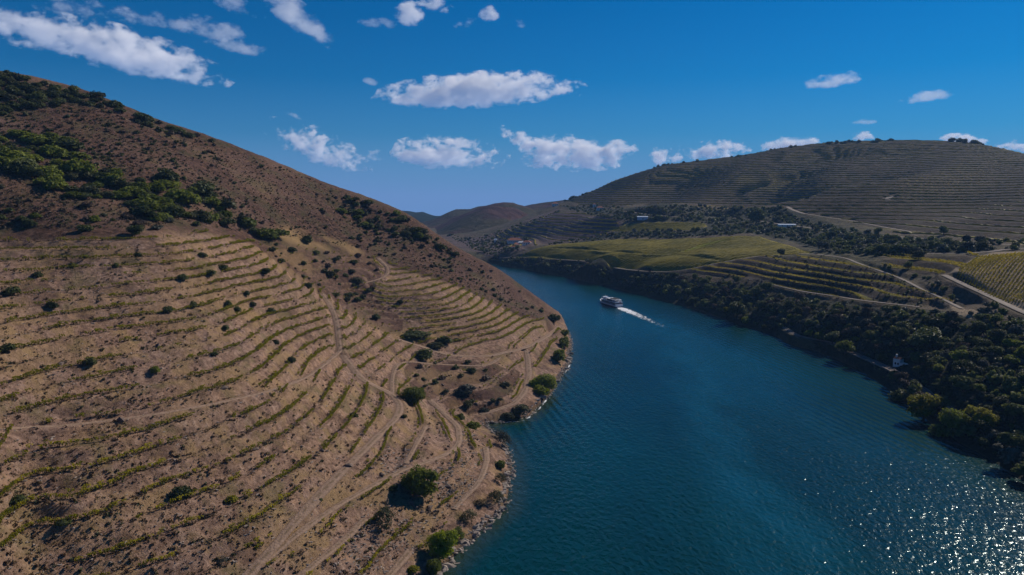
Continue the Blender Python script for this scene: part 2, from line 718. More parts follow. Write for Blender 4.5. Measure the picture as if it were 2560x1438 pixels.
# river
m, t, b, o = mat('river_water')
g = NT(t)
v1 = g.scaled(1.0, 0.55, 1.0, R(20))
fine = g.noise(0.62, 3, 0.5, v1, 0.3)
mid = g.noise(0.10, 4, 0.55, g.scaled(1.0, 0.45, 1.0, R(-12)))
big = g.noise(0.012, 4, 0.6, g.scaled(1.0, 0.35, 1.0, R(-8)))
# ship waves fanning along the far bank
wv = g.n('ShaderNodeTexWave')
wv.inputs['Scale'].default_value = 0.075
wv.inputs['Distortion'].default_value = 3.0
wv.inputs['Detail'].default_value = 2
wv.inputs['Detail Scale'].default_value = 0.02
wv.bands_direction = 'X'
g.link(g.scaled(1, 1, 1, R(-11)), wv.inputs['Vector'])
gust = g.ramp(g.noise(0.008, 4, 0.6, g.scaled(1.0, 0.4, 1.0, R(10))), [(0.4, 0.45), (0.62, 1.0)])
hgt = g.math('ADD', g.math('MULTIPLY', g.math('MULTIPLY', fine, gust), 0.80), g.math('MULTIPLY', mid, 0.6))
hgt = g.math('ADD', hgt, g.math('MULTIPLY', g.math('MULTIPLY', wv.outputs['Fac'], g.attr('wake')), 0.45))
c = g.ramp(big, [(0.35, (0.0003, 0.0195, 0.0180)), (0.65, (0.0006, 0.040, 0.041))])
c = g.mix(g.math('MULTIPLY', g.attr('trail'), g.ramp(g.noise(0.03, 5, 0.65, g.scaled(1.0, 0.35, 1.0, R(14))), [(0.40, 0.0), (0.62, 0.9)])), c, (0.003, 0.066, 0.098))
c = g.mix(g.attr('shallow'), c, (0.022, 0.040, 0.026))
t.links.new(c, b.inputs['Base Color'])
b.inputs['Roughness'].default_value = 0.19
b.inputs['IOR'].default_value = 1.333
b.inputs['Specular IOR Level'].default_value = 0.5
b.inputs['Specular Tint'].default_value = (0.50, 0.95, 0.95, 1)
g.bump(hgt, 1.0, 1.0, b)
M['water'] = m

m, t, b, o = mat('distant_forest')
g = NT(t)
t.links.new(g.ramp(g.noise(0.02, 6, 0.7), [(0.3, (0.010, 0.016, 0.014)), (0.7, (0.030, 0.042, 0.032))]), b.inputs['Base Color'])
b.inputs['Roughness'].default_value = 1.0
b.inputs['Specular IOR Level'].default_value = 0.0
M['forest'] = m

M['foam'] = None
m, t, b, o = mat('wake_foam')
g = NT(t)
f = g.math('MULTIPLY', g.attr('dens'), g.math('ADD', g.math('MULTIPLY', g.noise(0.45, 5, 0.7, g.scaled(1.0, 0.35, 1.0, R(-15))), 1.7), -0.15))
a = g.ramp(f, [(0.28, 0.0), (0.50, 1.0)])
b.inputs['Base Color'].default_value = (0.72, 0.76, 0.80, 1)
b.inputs['Roughness'].default_value = 0.8
t.links.new(a, b.inputs['Alpha'])
M['foam'] = m

M['oak'] = foliage('oak_foliage', (0.042, 0.056, 0.018), (0.125, 0.145, 0.046), 0.35)
M['olive'] = foliage('olive_foliage', (0.045, 0.052, 0.022), (0.115, 0.118, 0.052))
M['lime'] = foliage('bright_foliage', (0.110, 0.145, 0.008), (0.290, 0.340, 0.022), 0.5)
M['yellow'] = foliage('yellowing_foliage', (0.150, 0.145, 0.012), (0.340, 0.310, 0.030), 0.5)
M['broom'] = foliage('broom_foliage', (0.080, 0.105, 0.014), (0.220, 0.250, 0.036), 0.42)
M['grey_bush'] = foliage('grey_green_foliage', (0.040, 0.048, 0.036), (0.105, 0.112, 0.082), 0.2)
M['dry_bush'] = foliage('dry_twigs', (0.060, 0.040, 0.028), (0.150, 0.105, 0.070), 0.1)
M['vine'] = foliage('vine_leaves', (0.200, 0.195, 0.012), (0.420, 0.365, 0.028), 0.58, 0.5, 0.6)
M['vine_far'] = foliage('far_vine_leaves', (0.215, 0.185, 0.012), (0.400, 0.315, 0.030), 0.4, 0.03, 0.3)
M['weed'] = foliage('dead_weeds', (0.105, 0.066, 0.038), (0.230, 0.150, 0.090), 0.15, 0.3)
M['outcrop'] = plain('dark_schist', (0.135, 0.100, 0.082), 0.9, var=0.4, scale=1.2)
M['vine_bright'] = foliage('bright_vine_leaves', (0.250, 0.245, 0.010), (0.420, 0.400, 0.026), 0.45, 0.03, 0.2)
M['straw'] = foliage('dry_grass', (0.17, 0.115, 0.055), (0.34, 0.24, 0.12), 0.2, 0.3)
M['bark'] = plain('bark', (0.085, 0.062, 0.046), 0.95, var=0.3)
M['vine_wood'] = plain('vine_wood', (0.050, 0.036, 0.026), 0.95, var=0.3)
M['post'] = plain('weathered_post', (0.11, 0.09, 0.075), 0.9, var=0.25)
M['slate'] = plain('slate_stone', (0.27, 0.225, 0.19), 0.9, var=0.35, scale=0.8)
# ------------------------------------------------------------------ left hillside: survey points (picture position, height or distance)
LZ = [  # px, py, z
    (-500, 1438, 32), (-500, 1073, 53), (-500, 735, 80), (-500, 600, 92),
    (0, 1438, 24), (0, 1299, 30), (0, 1175, 36), (151, 1135, 36), (322, 1098, 36), (447, 1054, 36.3), (175, 1262, 30), (336, 1196, 30), (269, 1397, 20.5), (537, 1303, 20.5), (672, 1229, 20.5), (0, 1073, 41), (0, 890, 54), (0, 735, 67), (0, 648, 76), (0, 601, 82),
    (400, 1438, 17), (400, 1300, 23), (400, 1200, 28.2), (430, 1028, 38), (386, 816, 54), (400, 775, 58.5), (413, 698, 67),
    (437, 633, 76), (400, 585, 83),
    (700, 1438, 11), (700, 1230, 19.5), (640, 985, 36), (600, 880, 44), (620, 760, 54),
    (950, 1438, 5), (880, 1300, 11), (860, 1104, 20), (900, 1200, 15),
    (600, 625, 73), (700, 690, 61), (800, 745, 49), (830, 800, 41), (850, 878, 31),
    (800, 650, 61), (900, 700, 49), (900, 760, 38), (950, 820, 29.5), (1000, 860, 23.5),
    (1050, 900, 17), (1120, 960, 11), (1180, 1020, 5.5),
    (960, 680, 50.5), (1100, 690, 45.5), (1100, 760, 36), (1200, 740, 32), (1300, 790, 20.5), (1390, 815, 12),
    (1100, 850, 21), (1200, 850, 18), (1286, 880, 12.5), (1200, 910, 12.8), (1330, 860, 11), (1350, 880, 8), (1300, 960, 6.5), (1250, 1000, 6.5),
    (1100, 650, 53), (1200, 700, 39), (1300, 760, 22.6),
    
    (975, 975, 17), (1000, 1010, 15.5), (1150, 1100, 8), (1230, 1090, 2.5), (1250, 1200, 4), (1200, 1150, 7), (1060, 1230, 9),
    (1000, 1100, 14), (1050, 1330, 5), (1130, 1300, 4),
]
LD = [  # px, py, d  (above or near eye level)
    (-500, 480, 300), (-500, 300, 390), (-500, 100, 470), (-500, -20, 520),
    (0, 480, 330), (0, 380, 380), (0, 280, 430), (0, 182, 482),
    (400, 480, 395), (400, 390, 452), (200, 480, 358), (200, 350, 432), (200, 260, 478), (600, 480, 468), (600, 420, 510), (600, 560, 425), (700, 580, 450), (1000, 600, 548), (900, 545, 560), (800, 520, 530), (800, 590, 492), (200, 560, 322),
]
LSIL = [(0, 182, 482), (150, 212, 492), (240, 238, 500), (300, 268, 508), (430, 312, 528), (550, 352, 542), (700, 411, 562), (800, 460, 573),
        (900, 496, 582), (1020, 541, 590), (1100, 596, 590), (1240, 671, 582), (1330, 736, 570), (1400, 792, 557)]
LSHORE = [(1040, 1475), (1100, 1430), (1170, 1360), (1225, 1305), (1262, 1275), (1272, 1215), (1280, 1160), (1265, 1112), (1232, 1078), (1215, 1060), (1262, 1056),
          (1320, 1043), (1385, 972), (1410, 930), (1425, 905), (1424, 880), (1428, 858), (1421, 830)]
pts = [cp(a, b, z=c) for a, b, c in LZ] + [cp(a, b, d=c) for a, b, c in LD]
for a, b, d in LSIL:
    p = cp(a, b, d=d)
    pts.append(p)
    dz = p[2] - CAMZ
    for k, drop in ((1.12, 9.0), (1.35, 40.0)):
        pts.append((p[0] * k, p[1] * k, CAMZ + dz * k - drop))
LSH = [on_water(a, b)[:2] for a, b in LSHORE]
# the bank goes on round the spur, out of sight, then bends away to the left
LSH += [(30, 620), (12, 720), (-8, 840), (-60, 960), (-160, 1060), (-330, 1160)]
for x, y in LSH:
    pts.append((x, y, 0.0))
    if y < 620:
        pts.append((x + 12, y, -5.0))
for x, y, z in [(-20, 130, 1.0), (-20, 90, 0.0), (60, 300, -14), (80, 450, -14), (40, 200, -12), (70, 620, -12), (60, 760, -12), (-140, 800, 40), (-300, 800, 100),
                (-500, 800, 150), (-300, 1000, 30), (-500, 700, 185), (-700, 700, 230), (-700, 900, 190), (30, 120, -10), (-120, 60, 20), (-250, 60, 50)]:
    pts.append((x, y, z))
_HL0 = TPS(pts, smooth=0.0006)
off_left = LSH + [(3000, 1300), (3000, -900), (-10, -900)]


def HL0(x, y):
    z = _HL0(x, y)
    x, y = np.broadcast_arrays(np.asarray(x, float), np.asarray(y, float))
    ins = in_poly(x, y, off_left)
    d, _ = poly_dist(x, y, LSH)
    return np.where(ins, np.minimum(z, -0.35 * d), np.maximum(z, np.minimum(0.25 * d, 1.5)))


LK_L = Lookup(HL0, -900, 120, 60, 1000, 4.0)


def lcast(px):
    return cast(LK_L, px, 100, 900, 500)


# vineyard outline on the left slope
VY = [(-900, 600), (-400, 590), (0, 588), (200, 588), (340, 583), (500, 578), (615, 598), (700, 606), (800, 622), (880, 638), (945, 640), (990, 665), (1080, 692),
      (1200, 738), (1300, 787), (1375, 806), (1404, 822), (1385, 880), (1325, 950), (1292, 1010), (1215, 1036), (1165, 1040), (1190, 1085), (1228, 1110), (1215, 1190),
      (1150, 1270), (1060, 1395), (1020, 1440), (900, 1560), (0, 1700), (-900, 1900)]
vy_poly = lcast(VY)[:, :2]
LPATHS = {  # picture polylines, half width in metres
    'A': ([(-300, 1105), (0, 1073), (180, 1062), (430, 1028), (640, 985), (760, 945), (830, 895), (850, 878)], 1.05),
    'B': ([(850, 878), (875, 912), (905, 945), (945, 968), (975, 985), (1000, 1012), (990, 1045), (960, 1075), (900, 1135), (800, 1235), (700, 1350), (620, 1438), (540, 1530)], 1.65),
    'C': ([(850, 878), (845, 840), (840, 803), (827, 767), (805, 735)], 1.2),
    'D': ([(980, 985), (984, 930), (1010, 905), (1100, 911), (1200, 914), (1235, 905), (1262, 880)], 1.15),
    'E': ([(995, 848), (1060, 868), (1130, 888), (1220, 890), (1255, 882), (1310, 870), (1365, 842), (1398, 815)], 1.9),
    'F': ([(1315, 872), (1322, 915), (1318, 960), (1295, 1000), (1255, 1020), (1200, 1036)], 1.6),
    'G': ([(1075, 1000), (1110, 1035), (1140, 1062), (1148, 1100), (1125, 1130), (1052, 1160), (1013, 1172), (943, 1208), (851, 1260), (760, 1322), (640, 1420), (600, 1460)], 1.25),
    'H': ([(912, 1298), (860, 1350), (760, 1432), (700, 1490)], 1.1),
    'I': ([(1214, 1120), (1216, 1158), (1195, 1207), (1156, 1250), (1135, 1274)], 1.1),
    'J': ([(1028, 1375), (980, 1432), (940, 1480)], 1.2),
    'K': ([(1065, 1065), (1034, 1122), (1015, 1160)], 1.0),
    'L': ([(945, 645), (968, 672), (959, 693), (907, 709)], 1.3),
    'M': ([(175, 252), (230, 268), (300, 292), (345, 312), (420, 335)], 0.9),
}
lp = {}
for k, (px, hw) in LPATHS.items():
    q = lcast(px)
    q = resample(smooth_line(q, 5), 2.0)
    zz = q[:, 2].copy()
    for _ in range(6):
        zz[1:-1] = (zz[:-2] + 2 * zz[1:-1] + zz[2:]) / 4
    q[:, 2] = zz
    lp[k] = (q, hw)

DZ = 3.0          # height of one terrace
gully_poly = lcast([(640, 600), (800, 600), (930, 640), (960, 700), (900, 740), (1010, 800), (900, 800), (840, 760), (770, 720), (690, 660)])[:, :2]


spur_poly = lcast([(900, 640), (960, 615), (1080, 660), (1300, 770), (1420, 800), (1400, 840), (1325, 885), (1255, 900), (1130, 908), (1000, 868), (920, 800), (880, 720)])[:, :2]


def T_left(x, y, z=None):
    z = HL0(x, y) if z is None else z
    mb_ = np.where(in_poly(x, y, spur_poly), sstep(0, 22, poly_dist(x, y, spur_poly, True)[0]), 0)
    return z / DZ + mb_ * (z - 22) * (1 / 2.25 - 1 / DZ) + 0.16 * fbm(x, y, 45, 3, 5)


def HL(x, y, parts=False):
    """finished left hillside height"""
    x = np.asarray(x, float)
    y = np.asarray(y, float)
    shp = x.shape
    x, y = x.ravel(), y.ravel()
    z = HL0(x, y)
    ins = in_poly(x, y, vy_poly)
    de, _ = poly_dist(x, y, vy_poly, True)
    vm = np.where(ins, sstep(0, 7, de), 0)
    f = T_left(x, y, z)
    f = f - np.floor(f)
    st = sstep(0.48, 0.97, f)
    dry = sstep(-1.0, 2.5, z)
    lstep = np.where(in_poly(x, y, spur_poly), 2.25, DZ)
    zz = z + vm * 0.94 * lstep * (st - f + 0.10) * dry * (0.8 + 0.45 * fbm(x, y, 30, 2, 15))
    rough = 0.50 * fbm(x, y, 5, 4, 11) + 1.3 * (1 - vm) * fbm(x, y, 34, 4, 23)
    rough += vm * 0.5 * sstep(0.40, 0.6, f) * sstep(1.02, 0.9, f) * np.abs(fbm(x, y, 6, 3, 31)) * 1.2
    # rocky foot of the bank
    rough += 0.9 * np.abs(fbm(x, y, 3.5, 3, 41)) * sstep(6, 1, z) * sstep(-4, 0, z)
    zz = zz + rough * dry
    pm = np.zeros_like(z)
    for k, (q, hw) in lp.items():
        b0, b1 = q[:, :2].min(0) - 9, q[:, :2].max(0) + 9
        i = np.nonzero((x > b0[0]) & (x < b1[0]) & (y > b0[1]) & (y < b1[1]))[0]
        if not len(i):
            continue
        d, pz = poly_dist(x[i], y[i], q)
        wgt = sstep(hw + 2.6, hw + 0.35, d)
        zz[i] = zz[i] * (1 - wgt) + (pz - 0.10) * wgt
        pm[i] = np.maximum(pm[i], wgt)
    if parts:
        return zz.reshape(shp), vm.reshape(shp), f.reshape(shp), pm.reshape(shp), z.reshape(shp)
    return zz.reshape(shp)


def polar_grid(az0, az1, na, r0, r1, nr, fine=None):
    if fine:                       # denser azimuths in a band
        a, b, share = fine
        k = int(na * share)
        az = np.r_[np.linspace(az0, a, (na - k) // 2, endpoint=False), np.linspace(a, b, k, endpoint=False), np.linspace(b, az1, na - k - (na - k) // 2)]
    else:
        az = np.linspace(az0, az1, na)
    r = np.geomspace(r0, r1, nr)
    A, RR = np.meshgrid(np.radians(az), r)
    X, Y = RR * np.sin(A), RR * np.cos(A)
    h, w_ = X.shape
    i = np.arange(h * w_).reshape(h, w_)
    Fc = np.stack([i[:-1, :-1], i[:-1, 1:], i[1:, 1:], i[1:, :-1]], -1).reshape(-1, 4)[:, ::-1]
    return X, Y, Fc


def prune(V, Fc, keep):
    Fc = Fc[keep[Fc].any(1)]
    used = np.zeros(len(V), bool)
    used[Fc] = True
    idx = np.cumsum(used) - 1
    return V[used], idx[Fc], used


X, Y, Fc = polar_grid(-60, 12, 700, 112, 1150, 560, (-36, 6, 0.86))
Z, vm, ff, pm, zb = HL(X, Y, True)
V = np.stack([X, Y, Z], -1).reshape(-1, 3)
V, Fc, used = prune(V, Fc, (Z > -3.5).ravel())
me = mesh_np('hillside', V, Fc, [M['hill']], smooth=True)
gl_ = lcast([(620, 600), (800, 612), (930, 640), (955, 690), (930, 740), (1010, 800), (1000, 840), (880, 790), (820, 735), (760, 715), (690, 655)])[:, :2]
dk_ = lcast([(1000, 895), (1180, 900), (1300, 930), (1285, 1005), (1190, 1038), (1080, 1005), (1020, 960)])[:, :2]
brush_shade_ = np.where(in_poly(X, Y, gl_), 0.92, 0.0) * np.where((ff > 0.45) | (fbm(X, Y, 9, 2, 66) > 0.1), 1.0, 0.45)  # gully brush; on the banks its dark colour also paints in shade
brush_shade_ = np.maximum(brush_shade_, np.where(in_poly(X, Y, dk_) & (ff > 0.45), 0.95, 0.0))  # shade of the lower spur banks, painted with the scrub colour
sc_ = (1 - vm) * sstep(4, 12, zb)
n_ = fbm(X, Y, 26, 4, 61)
add_attr(me, 'scrub', np.clip(np.maximum(sc_, brush_shade_) * (0.92 + 0.5 * n_), 0, 1).ravel()[used])  # real scrub cover together with the painted bank shade
tawny = lcast([(700, 586), (750, 582), (820, 602), (890, 625), (870, 628), (800, 612), (720, 596)])[:, :2]
dt, _ = poly_dist(X, Y, tawny, True)
tw = np.where(in_poly(X, Y, tawny), 1, sstep(9, 0, dt)) * np.clip(0.7 + 1.2 * fbm(X, Y, 14, 3, 63), 0, 1)
add_attr(me, 'straw', np.clip(tw + vm * 0.5 * sstep(0.05, 0.5, fbm(X, Y, 18, 4, 71)), 0, 1).ravel()[used])
add_attr(me, 'wet', sstep(0.9, 0.1, Z).ravel()[used])
hill_left = obj('hillside', me)
tag(hill_left, 'dry brown terraced hillside rising from the near bank of the river', None, None, 'structure')


def ribbon(name, q, hw, mt, off, H=None, wob=0.35, seed=0):
    q = np.asarray(q)
    t = np.gradient(q[:, :2], axis=0)
    t /= np.linalg.norm(t, axis=1)[:, None] + 1e-9
    nrm = np.stack([-t[:, 1], t[:, 0]], 1)
    cols = []
    s = np.arange(len(q)) * 1.0
    for k, u in enumerate((-1, -0.55, 0, 0.55, 1)):
        wv_ = hw * (1 + wob * fbm(s, s * 0 + k, 5, 2, 80 + seed)) * u
        xy = q[:, :2] + nrm * wv_[:, None]
        zz = q[:, 2] + off + (0.05 if abs(u) == 0.55 else 0) - (0.14 if abs(u) == 1 else 0)
        cols.append(np.c_[xy, zz])
    V = np.stack(cols, 1).reshape(-1, 3)
    n = len(q)
    U_ = np.tile([1, 0.55, 0, 0.55, 1], n)
    i = np.arange(n * 5).reshape(n, 5)
    Fc = np.stack([i[:-1, :-1], i[1:, :-1], i[1:, 1:], i[:-1, 1:]], -1).reshape(-1, 4)
    me = mesh_np(name, V, Fc, [mt], True)
    add_attr(me, 'across', U_)
    return obj(name, me)


PLAB = {'A': 'dirt track crossing the terraces from the left edge to the junction', 'B': 'dirt track running down from the junction to the lower terraces',
        'C': 'short dirt track climbing from the junction to the gully', 'D': 'curved track along the second spur terraces', 'E': 'dirt track sweeping under the spur vineyard to the river corner',
        'F': 'track turning down above the small cove', 'G': 'track curving over the lowest terraces', 'H': 'dirt track above the leafy bank trees', 'I': 'footpath along the rocky bank',
        'J': 'track end beside the bank at the bottom edge', 'K': 'short link track with grey rubble', 'L': 'hairpin track at the top of the spur vineyard', 'M': 'pale footpath high on the scrub slope'}
for i, (k, (q, hw)) in enumerate(lp.items()):
    tag(ribbon('dirt_track', q, hw, M['path'], 0.03 + 0.012 * i, seed=i), PLAB[k], kind='structure')

# ------------------------------------------------------------------ right side of the valley
RSHORE = [(2640, 1260), (2560, 1205), (2480, 1150), (2400, 1108), (2330, 1060), (2270, 1010), (2210, 965), (2140, 920), (2050, 880), (1950, 845), (1880, 822), (1800, 795), (1730, 772),
          (1650, 750), (1580, 732), (1500, 712), (1400, 690), (1300, 672), (1230, 660)]
RSH = [on_water(a, b)[:2] for a, b in RSHORE]
RSH = [(186, 120), (184, 180)] + RSH + [(-150, 1180), (-320, 1290), (-560, 1420)]
RZ = [(2130, 880, 6), (2190, 908, 6), (2270, 945, 6), (2243, 900, 8.5), (2560, 1000, 15), (2560, 1100, 8), (2560, 900, 24), (2560, 800, 35), (2400, 1000, 10), (2400, 900, 20),
      (2560, 780, 38), (2560, 640, 60), (2380, 685, 48), (2450, 640, 56), (2300, 800, 28), (2200, 770, 28), (2300, 700, 41), (2100, 700, 36), (2000, 640, 45),
      (2370, 765, 32), (2050, 740, 24), (2200, 850, 15), (2000, 800, 15), (1880, 780, 9),
      (1950, 780, 13), (1800, 740, 13), (1800, 690, 24), (1700, 672, 26), (1400, 645, 20), (1320, 640, 16), (1500, 668, 19), (1600, 676, 21), (1700, 640, 33), (1650, 600, 41), (1950, 600, 50), (1850, 590, 51),
      (2020, 632, 46), (1450, 605, 31), (1650, 557, 60), (1760, 575, 54), (1550, 580, 46), (1800, 545, 65), (2000, 570, 58), (2250, 600, 55), (2500, 612, 59), (2100, 615, 51),
      (2000, 520, 80), (2300, 585, 60), (2560, 600, 62), (2560, 550, 75), (1290, 612, 17), (1200, 605, 11), (1350, 552, 52), (1450, 525, 72), (1250, 640, 11), (1420, 560, 50),
      (1500, 540, 66), (1600, 520, 78), (1700, 515, 84), (1850, 515, 84), (1180, 628, 6), (1240, 590, 20), (1150, 590, 14), (1130, 610, 6)]
RD = [(2200, 450, 1300), (2560, 470, 1080), (1900, 450, 1520), (1700, 465, 1600), (2400, 420, 1330), (2100, 400, 1620), (2050, 480, 1230), (1560, 490, 1600), (2350, 500, 1050)]
RSIL = [(1150, 606, 1950), (1200, 594, 1900), (1270, 568, 1850), (1330, 540, 1800), (1405, 505, 1750), (1470, 483, 1780), (1550, 447, 1820), (1650, 418, 1850), (1740, 404, 1860), (1860, 390, 1850), (1960, 372, 1830), (2080, 358, 1800), (2200, 353, 1760),
        (2350, 354, 1700), (2450, 362, 1650), (2560, 386, 1560), (2700, 420, 1500), (2950, 440, 1400)]
pts = [cp(a, b, z=c) for a, b, c in RZ] + [cp(a, b, d=c) for a, b, c in RD]
for a, b, d in RSIL:
    p = cp(a, b, d=d)
    pts.append(p)
    dz = p[2] - CAMZ
    for k, drop in ((1.13, 22.0), (1.4, 110.0)):
        pts.append((p[0] * k, p[1] * k, CAMZ + dz * k - drop))
for i, (x, y) in enumerate(RSH):
    pts.append((x, y, 0.0))
    j0, j1 = RSH[max(0, i - 1)], RSH[min(len(RSH) - 1, i + 1)]
    tx, ty = j1[0] - j0[0], j1[1] - j0[1]
    l = math.hypot(tx, ty)
    nx, ny = -ty / l, tx / l       # towards the water
    pts.append((x + nx * 16, y + ny * 16, -5.0))
    pts.append((x - nx * 5, y - ny * 5, 3.0))
for x, y, z in [(330, 250, 38), (420, 330, 58), (560, 420, 74), (320, 130, 36), (500, 150, 70), (800, 600, 95), (60, 700, -14), (0, 900, -14), (100, 500, -14), (80, 300, -14), (1150, 900, 120), (-250, 1500, 8), (-300, 1800, 8), (-500, 1900, 8), (-100, 2300, -5), (-400, 2500, -5), (100, 2600, 5)]:
    pts.append((x, y, z))
_HR0 = TPS(pts, smooth=0.0004, scale=400.0)
off_right = RSH + [(-4000, 1500), (-4000, -900), (188, -900)]


_sp = [[cp(a, b, d=d)[:2] for a, b, d in l] for l in (
    [(1935, 395, 1770), (1880, 420, 1650), (1790, 465, 1480), (1717, 505, 1330)], [(1672, 440, 1790), (1610, 468, 1700), (1536, 508, 1560)],
    [(2420, 420, 1420), (2320, 455, 1250), (2234, 487, 1150), (2120, 535, 1000)], [(2175, 385, 1640), (2150, 400, 1550), (2060, 450, 1380)], [(2700, 430, 1300), (2620, 480, 1080), (2500, 560, 850)])]
_gl = [[cp(a, b, d=d)[:2] for a, b, d in l] for l in (
    [(1990, 440, 1500), (1900, 500, 1280)], [(1740, 445, 1650), (1620, 505, 1420)], [(2230, 445, 1310), (2120, 490, 1150)], [(2560, 420, 1350), (2450, 480, 1100), (2380, 550, 900)])]


def HR0(x, y):
    z = _HR0(x, y)
    x, y = np.broadcast_arrays(np.asarray(x, float), np.asarray(y, float))
    i = np.nonzero((y > 780) & (x > 60) & (y < 2000))
    if len(i[0]):
        xx, yy = x[i], y[i]
        add = np.zeros(xx.shape)
        for l in _sp:
            add += 6.5 * np.exp(-(poly_dist(xx, yy, l)[0] / 48) ** 2)
        for l in _gl:
            add -= 6 * np.exp(-(poly_dist(xx, yy, l)[0] / 50) ** 2)
        z = z.copy()
        z[i] += add * sstep(60, 90, z[i])
    x, y = np.broadcast_arrays(np.asarray(x, float), np.asarray(y, float))
    ins = in_poly(x, y, off_right)
    d, _ = poly_dist(x, y, RSH)
    return np.where(ins, np.minimum(z, -0.35 * d), np.maximum(z, np.minimum(0.25 * d, 1.5)))


LK_R = Lookup(HR0, -700, 1500, 100, 2450, 8.0)


def rcast(px):
    return cast(LK_R, px, 180, 2400, 700)


hill_poly = rcast([(1430, 512), (1500, 528), (1600, 512), (1700, 512), (1850, 528), (1960, 515), (1990, 530), (2090, 552), (2250, 582), (2400, 600), (2700, 620)])[:, :2].tolist()
hill_poly += [cp(a, b, d=d * 1.02)[:2] for a, b, d in RSIL[::-1] if a > 1380]
terr2_poly = rcast([(1690, 680), (1900, 640), (2040, 637), (2130, 652), (2250, 690), (2330, 730), (2400, 765), (2300, 762), (2160, 752), (2050, 745), (1930, 725), (1900, 700), (1760, 695)])[:, :2]
terr3_poly = rcast([(2200, 640), (2460, 636), (2400, 680), (2280, 690), (2210, 675)])[:, :2]
val_poly = rcast([(1230, 590), (1300, 565), (1390, 530), (1480, 540), (1560, 562), (1530, 582), (1420, 605), (1300, 628), (1250, 620)])[:, :2]
field_poly = rcast([(1300, 640), (1380, 614), (1500, 602), (1640, 598), (1760, 596), (1850, 590), (1900, 592), (1970, 612), (2030, 633), (1900, 640), (1800, 655), (1720, 672), (1640, 678), (1580, 674), (1520, 660), (1460, 652), (1380, 648)])[:, :2]
bright_poly = rcast([(1695, 634), (1760, 610), (1850, 592), (1800, 606), (1750, 622)])[:, :2]
field2_poly = rcast([(1500, 578), (1560, 563), (1600, 558), (1680, 556), (1755, 556), (1770, 566), (1720, 576), (1640, 576), (1560, 580)])[:, :2]
steep_poly = rcast([(2375, 680), (2450, 640), (2490, 630), (2720, 630), (2760, 860), (2620, 800), (2560, 775), (2450, 715)])[:, :2]
wood_poly = [tuple(q) for q in RSH[:-2]] + rcast([(1240, 645), (1320, 648), (1450, 660), (1560, 680), (1690, 690), (1760, 705), (1900, 715), (1940, 735), (2050, 752), (2200, 770), (2330, 775), (2420, 790), (2600, 850)])[:, :2].tolist()[0:] + [(420, 300), (420, 100)]
scr2_poly = rcast([(1400, 515), (1500, 520), (1700, 512), (1860, 522), (1960, 520), (2080, 560), (2250, 590), (2450, 612), (2480, 628), (2200, 640), (2060, 632), (1980, 600), (1880, 585), (1780, 590), (1650, 594), (1500, 598), (1400, 610), (1500, 585), (1620, 578), (1740, 578), (1770, 560), (1680, 548), (1560, 552), (1480, 535)])[:, :2]

RPATHS = {
    'rail': ([(1960, 826), (2000, 838), (2080, 862), (2130, 880), (2190, 908), (2240, 932), (2300, 962), (2370, 1010), (2450, 1060), (2560, 1120)], 2.0),
    'r1': ([(1560, 528), (1660, 540), (1760, 545), (1850, 546), (1950, 560), (2050, 573), (2150, 584), (2250, 592), (2350, 600), (2450, 608), (2600, 614)], 2.6),
    'r2': ([(1968, 517), (1985, 526), (2010, 534)], 3.2),
    'r2b': ([(2010, 534), (2080, 545), (2130, 552), (2200, 566), (2280, 580)], 1.8),
    'r3': ([(2218, 500), (2224, 492), (2236, 488)], 4.0),
    'r4': ([(1250, 645), (1330, 643), (1400, 649), (1470, 654), (1540, 670), (1600, 677), (1660, 680), (1720, 674), (1800, 657), (1900, 640), (1980, 634), (2040, 636)], 1.5),
    'r5': ([(2040, 636), (2110, 645), (2150, 660), (2240, 692), (2300, 720), (2350, 745), (2405, 772)], 1.2),
    'r6': ([(1380, 622), (1480, 627), (1600, 636), (1700, 640), (1790, 652)], 1.6),
    'r7': ([(2320, 634), (2400, 634), (2470, 630), (2520, 624), (2620, 618)], 2.4),
    'r8': ([(2360, 688), (2420, 716), (2480, 745), (2540, 772), (2620, 806)], 2.2),
    'r9': ([(1932, 712), (2000, 728), (2080, 740), (2160, 752), (2300, 768)], 1.1),
}
RDZ_HILL, RDZ_T2, RDZ_VAL = 4.3, 3.7, 5.0
rp_ = {}
for k, (px, hw) in RPATHS.items():
    q = rcast(px)
    q = resample(smooth_line(q, 5), 4.0)
    zz = q[:, 2].copy()
    for _ in range(10):
        zz[1:-1] = (zz[:-2] + 2 * zz[1:-1] + zz[2:]) / 4
    if k == 'rail':
        zz = np.full_like(zz, 6.0)
    q[:, 2] = zz
    rp_[k] = (q, hw)


def stair(x, y, z, dz, poly, soft, amp=0.9):
    ins = in_poly(x, y, poly)
    de, _ = poly_dist(x, y, poly, True)
    m_ = np.where(ins, sstep(0, soft, de), 0)
    T = z / dz + 0.14 * fbm(x, y, 200, 3, 9)
    f = T - np.floor(T)
    return m_ * amp * dz * (sstep(0.42, 0.95, f) - f + 0.1), m_, f


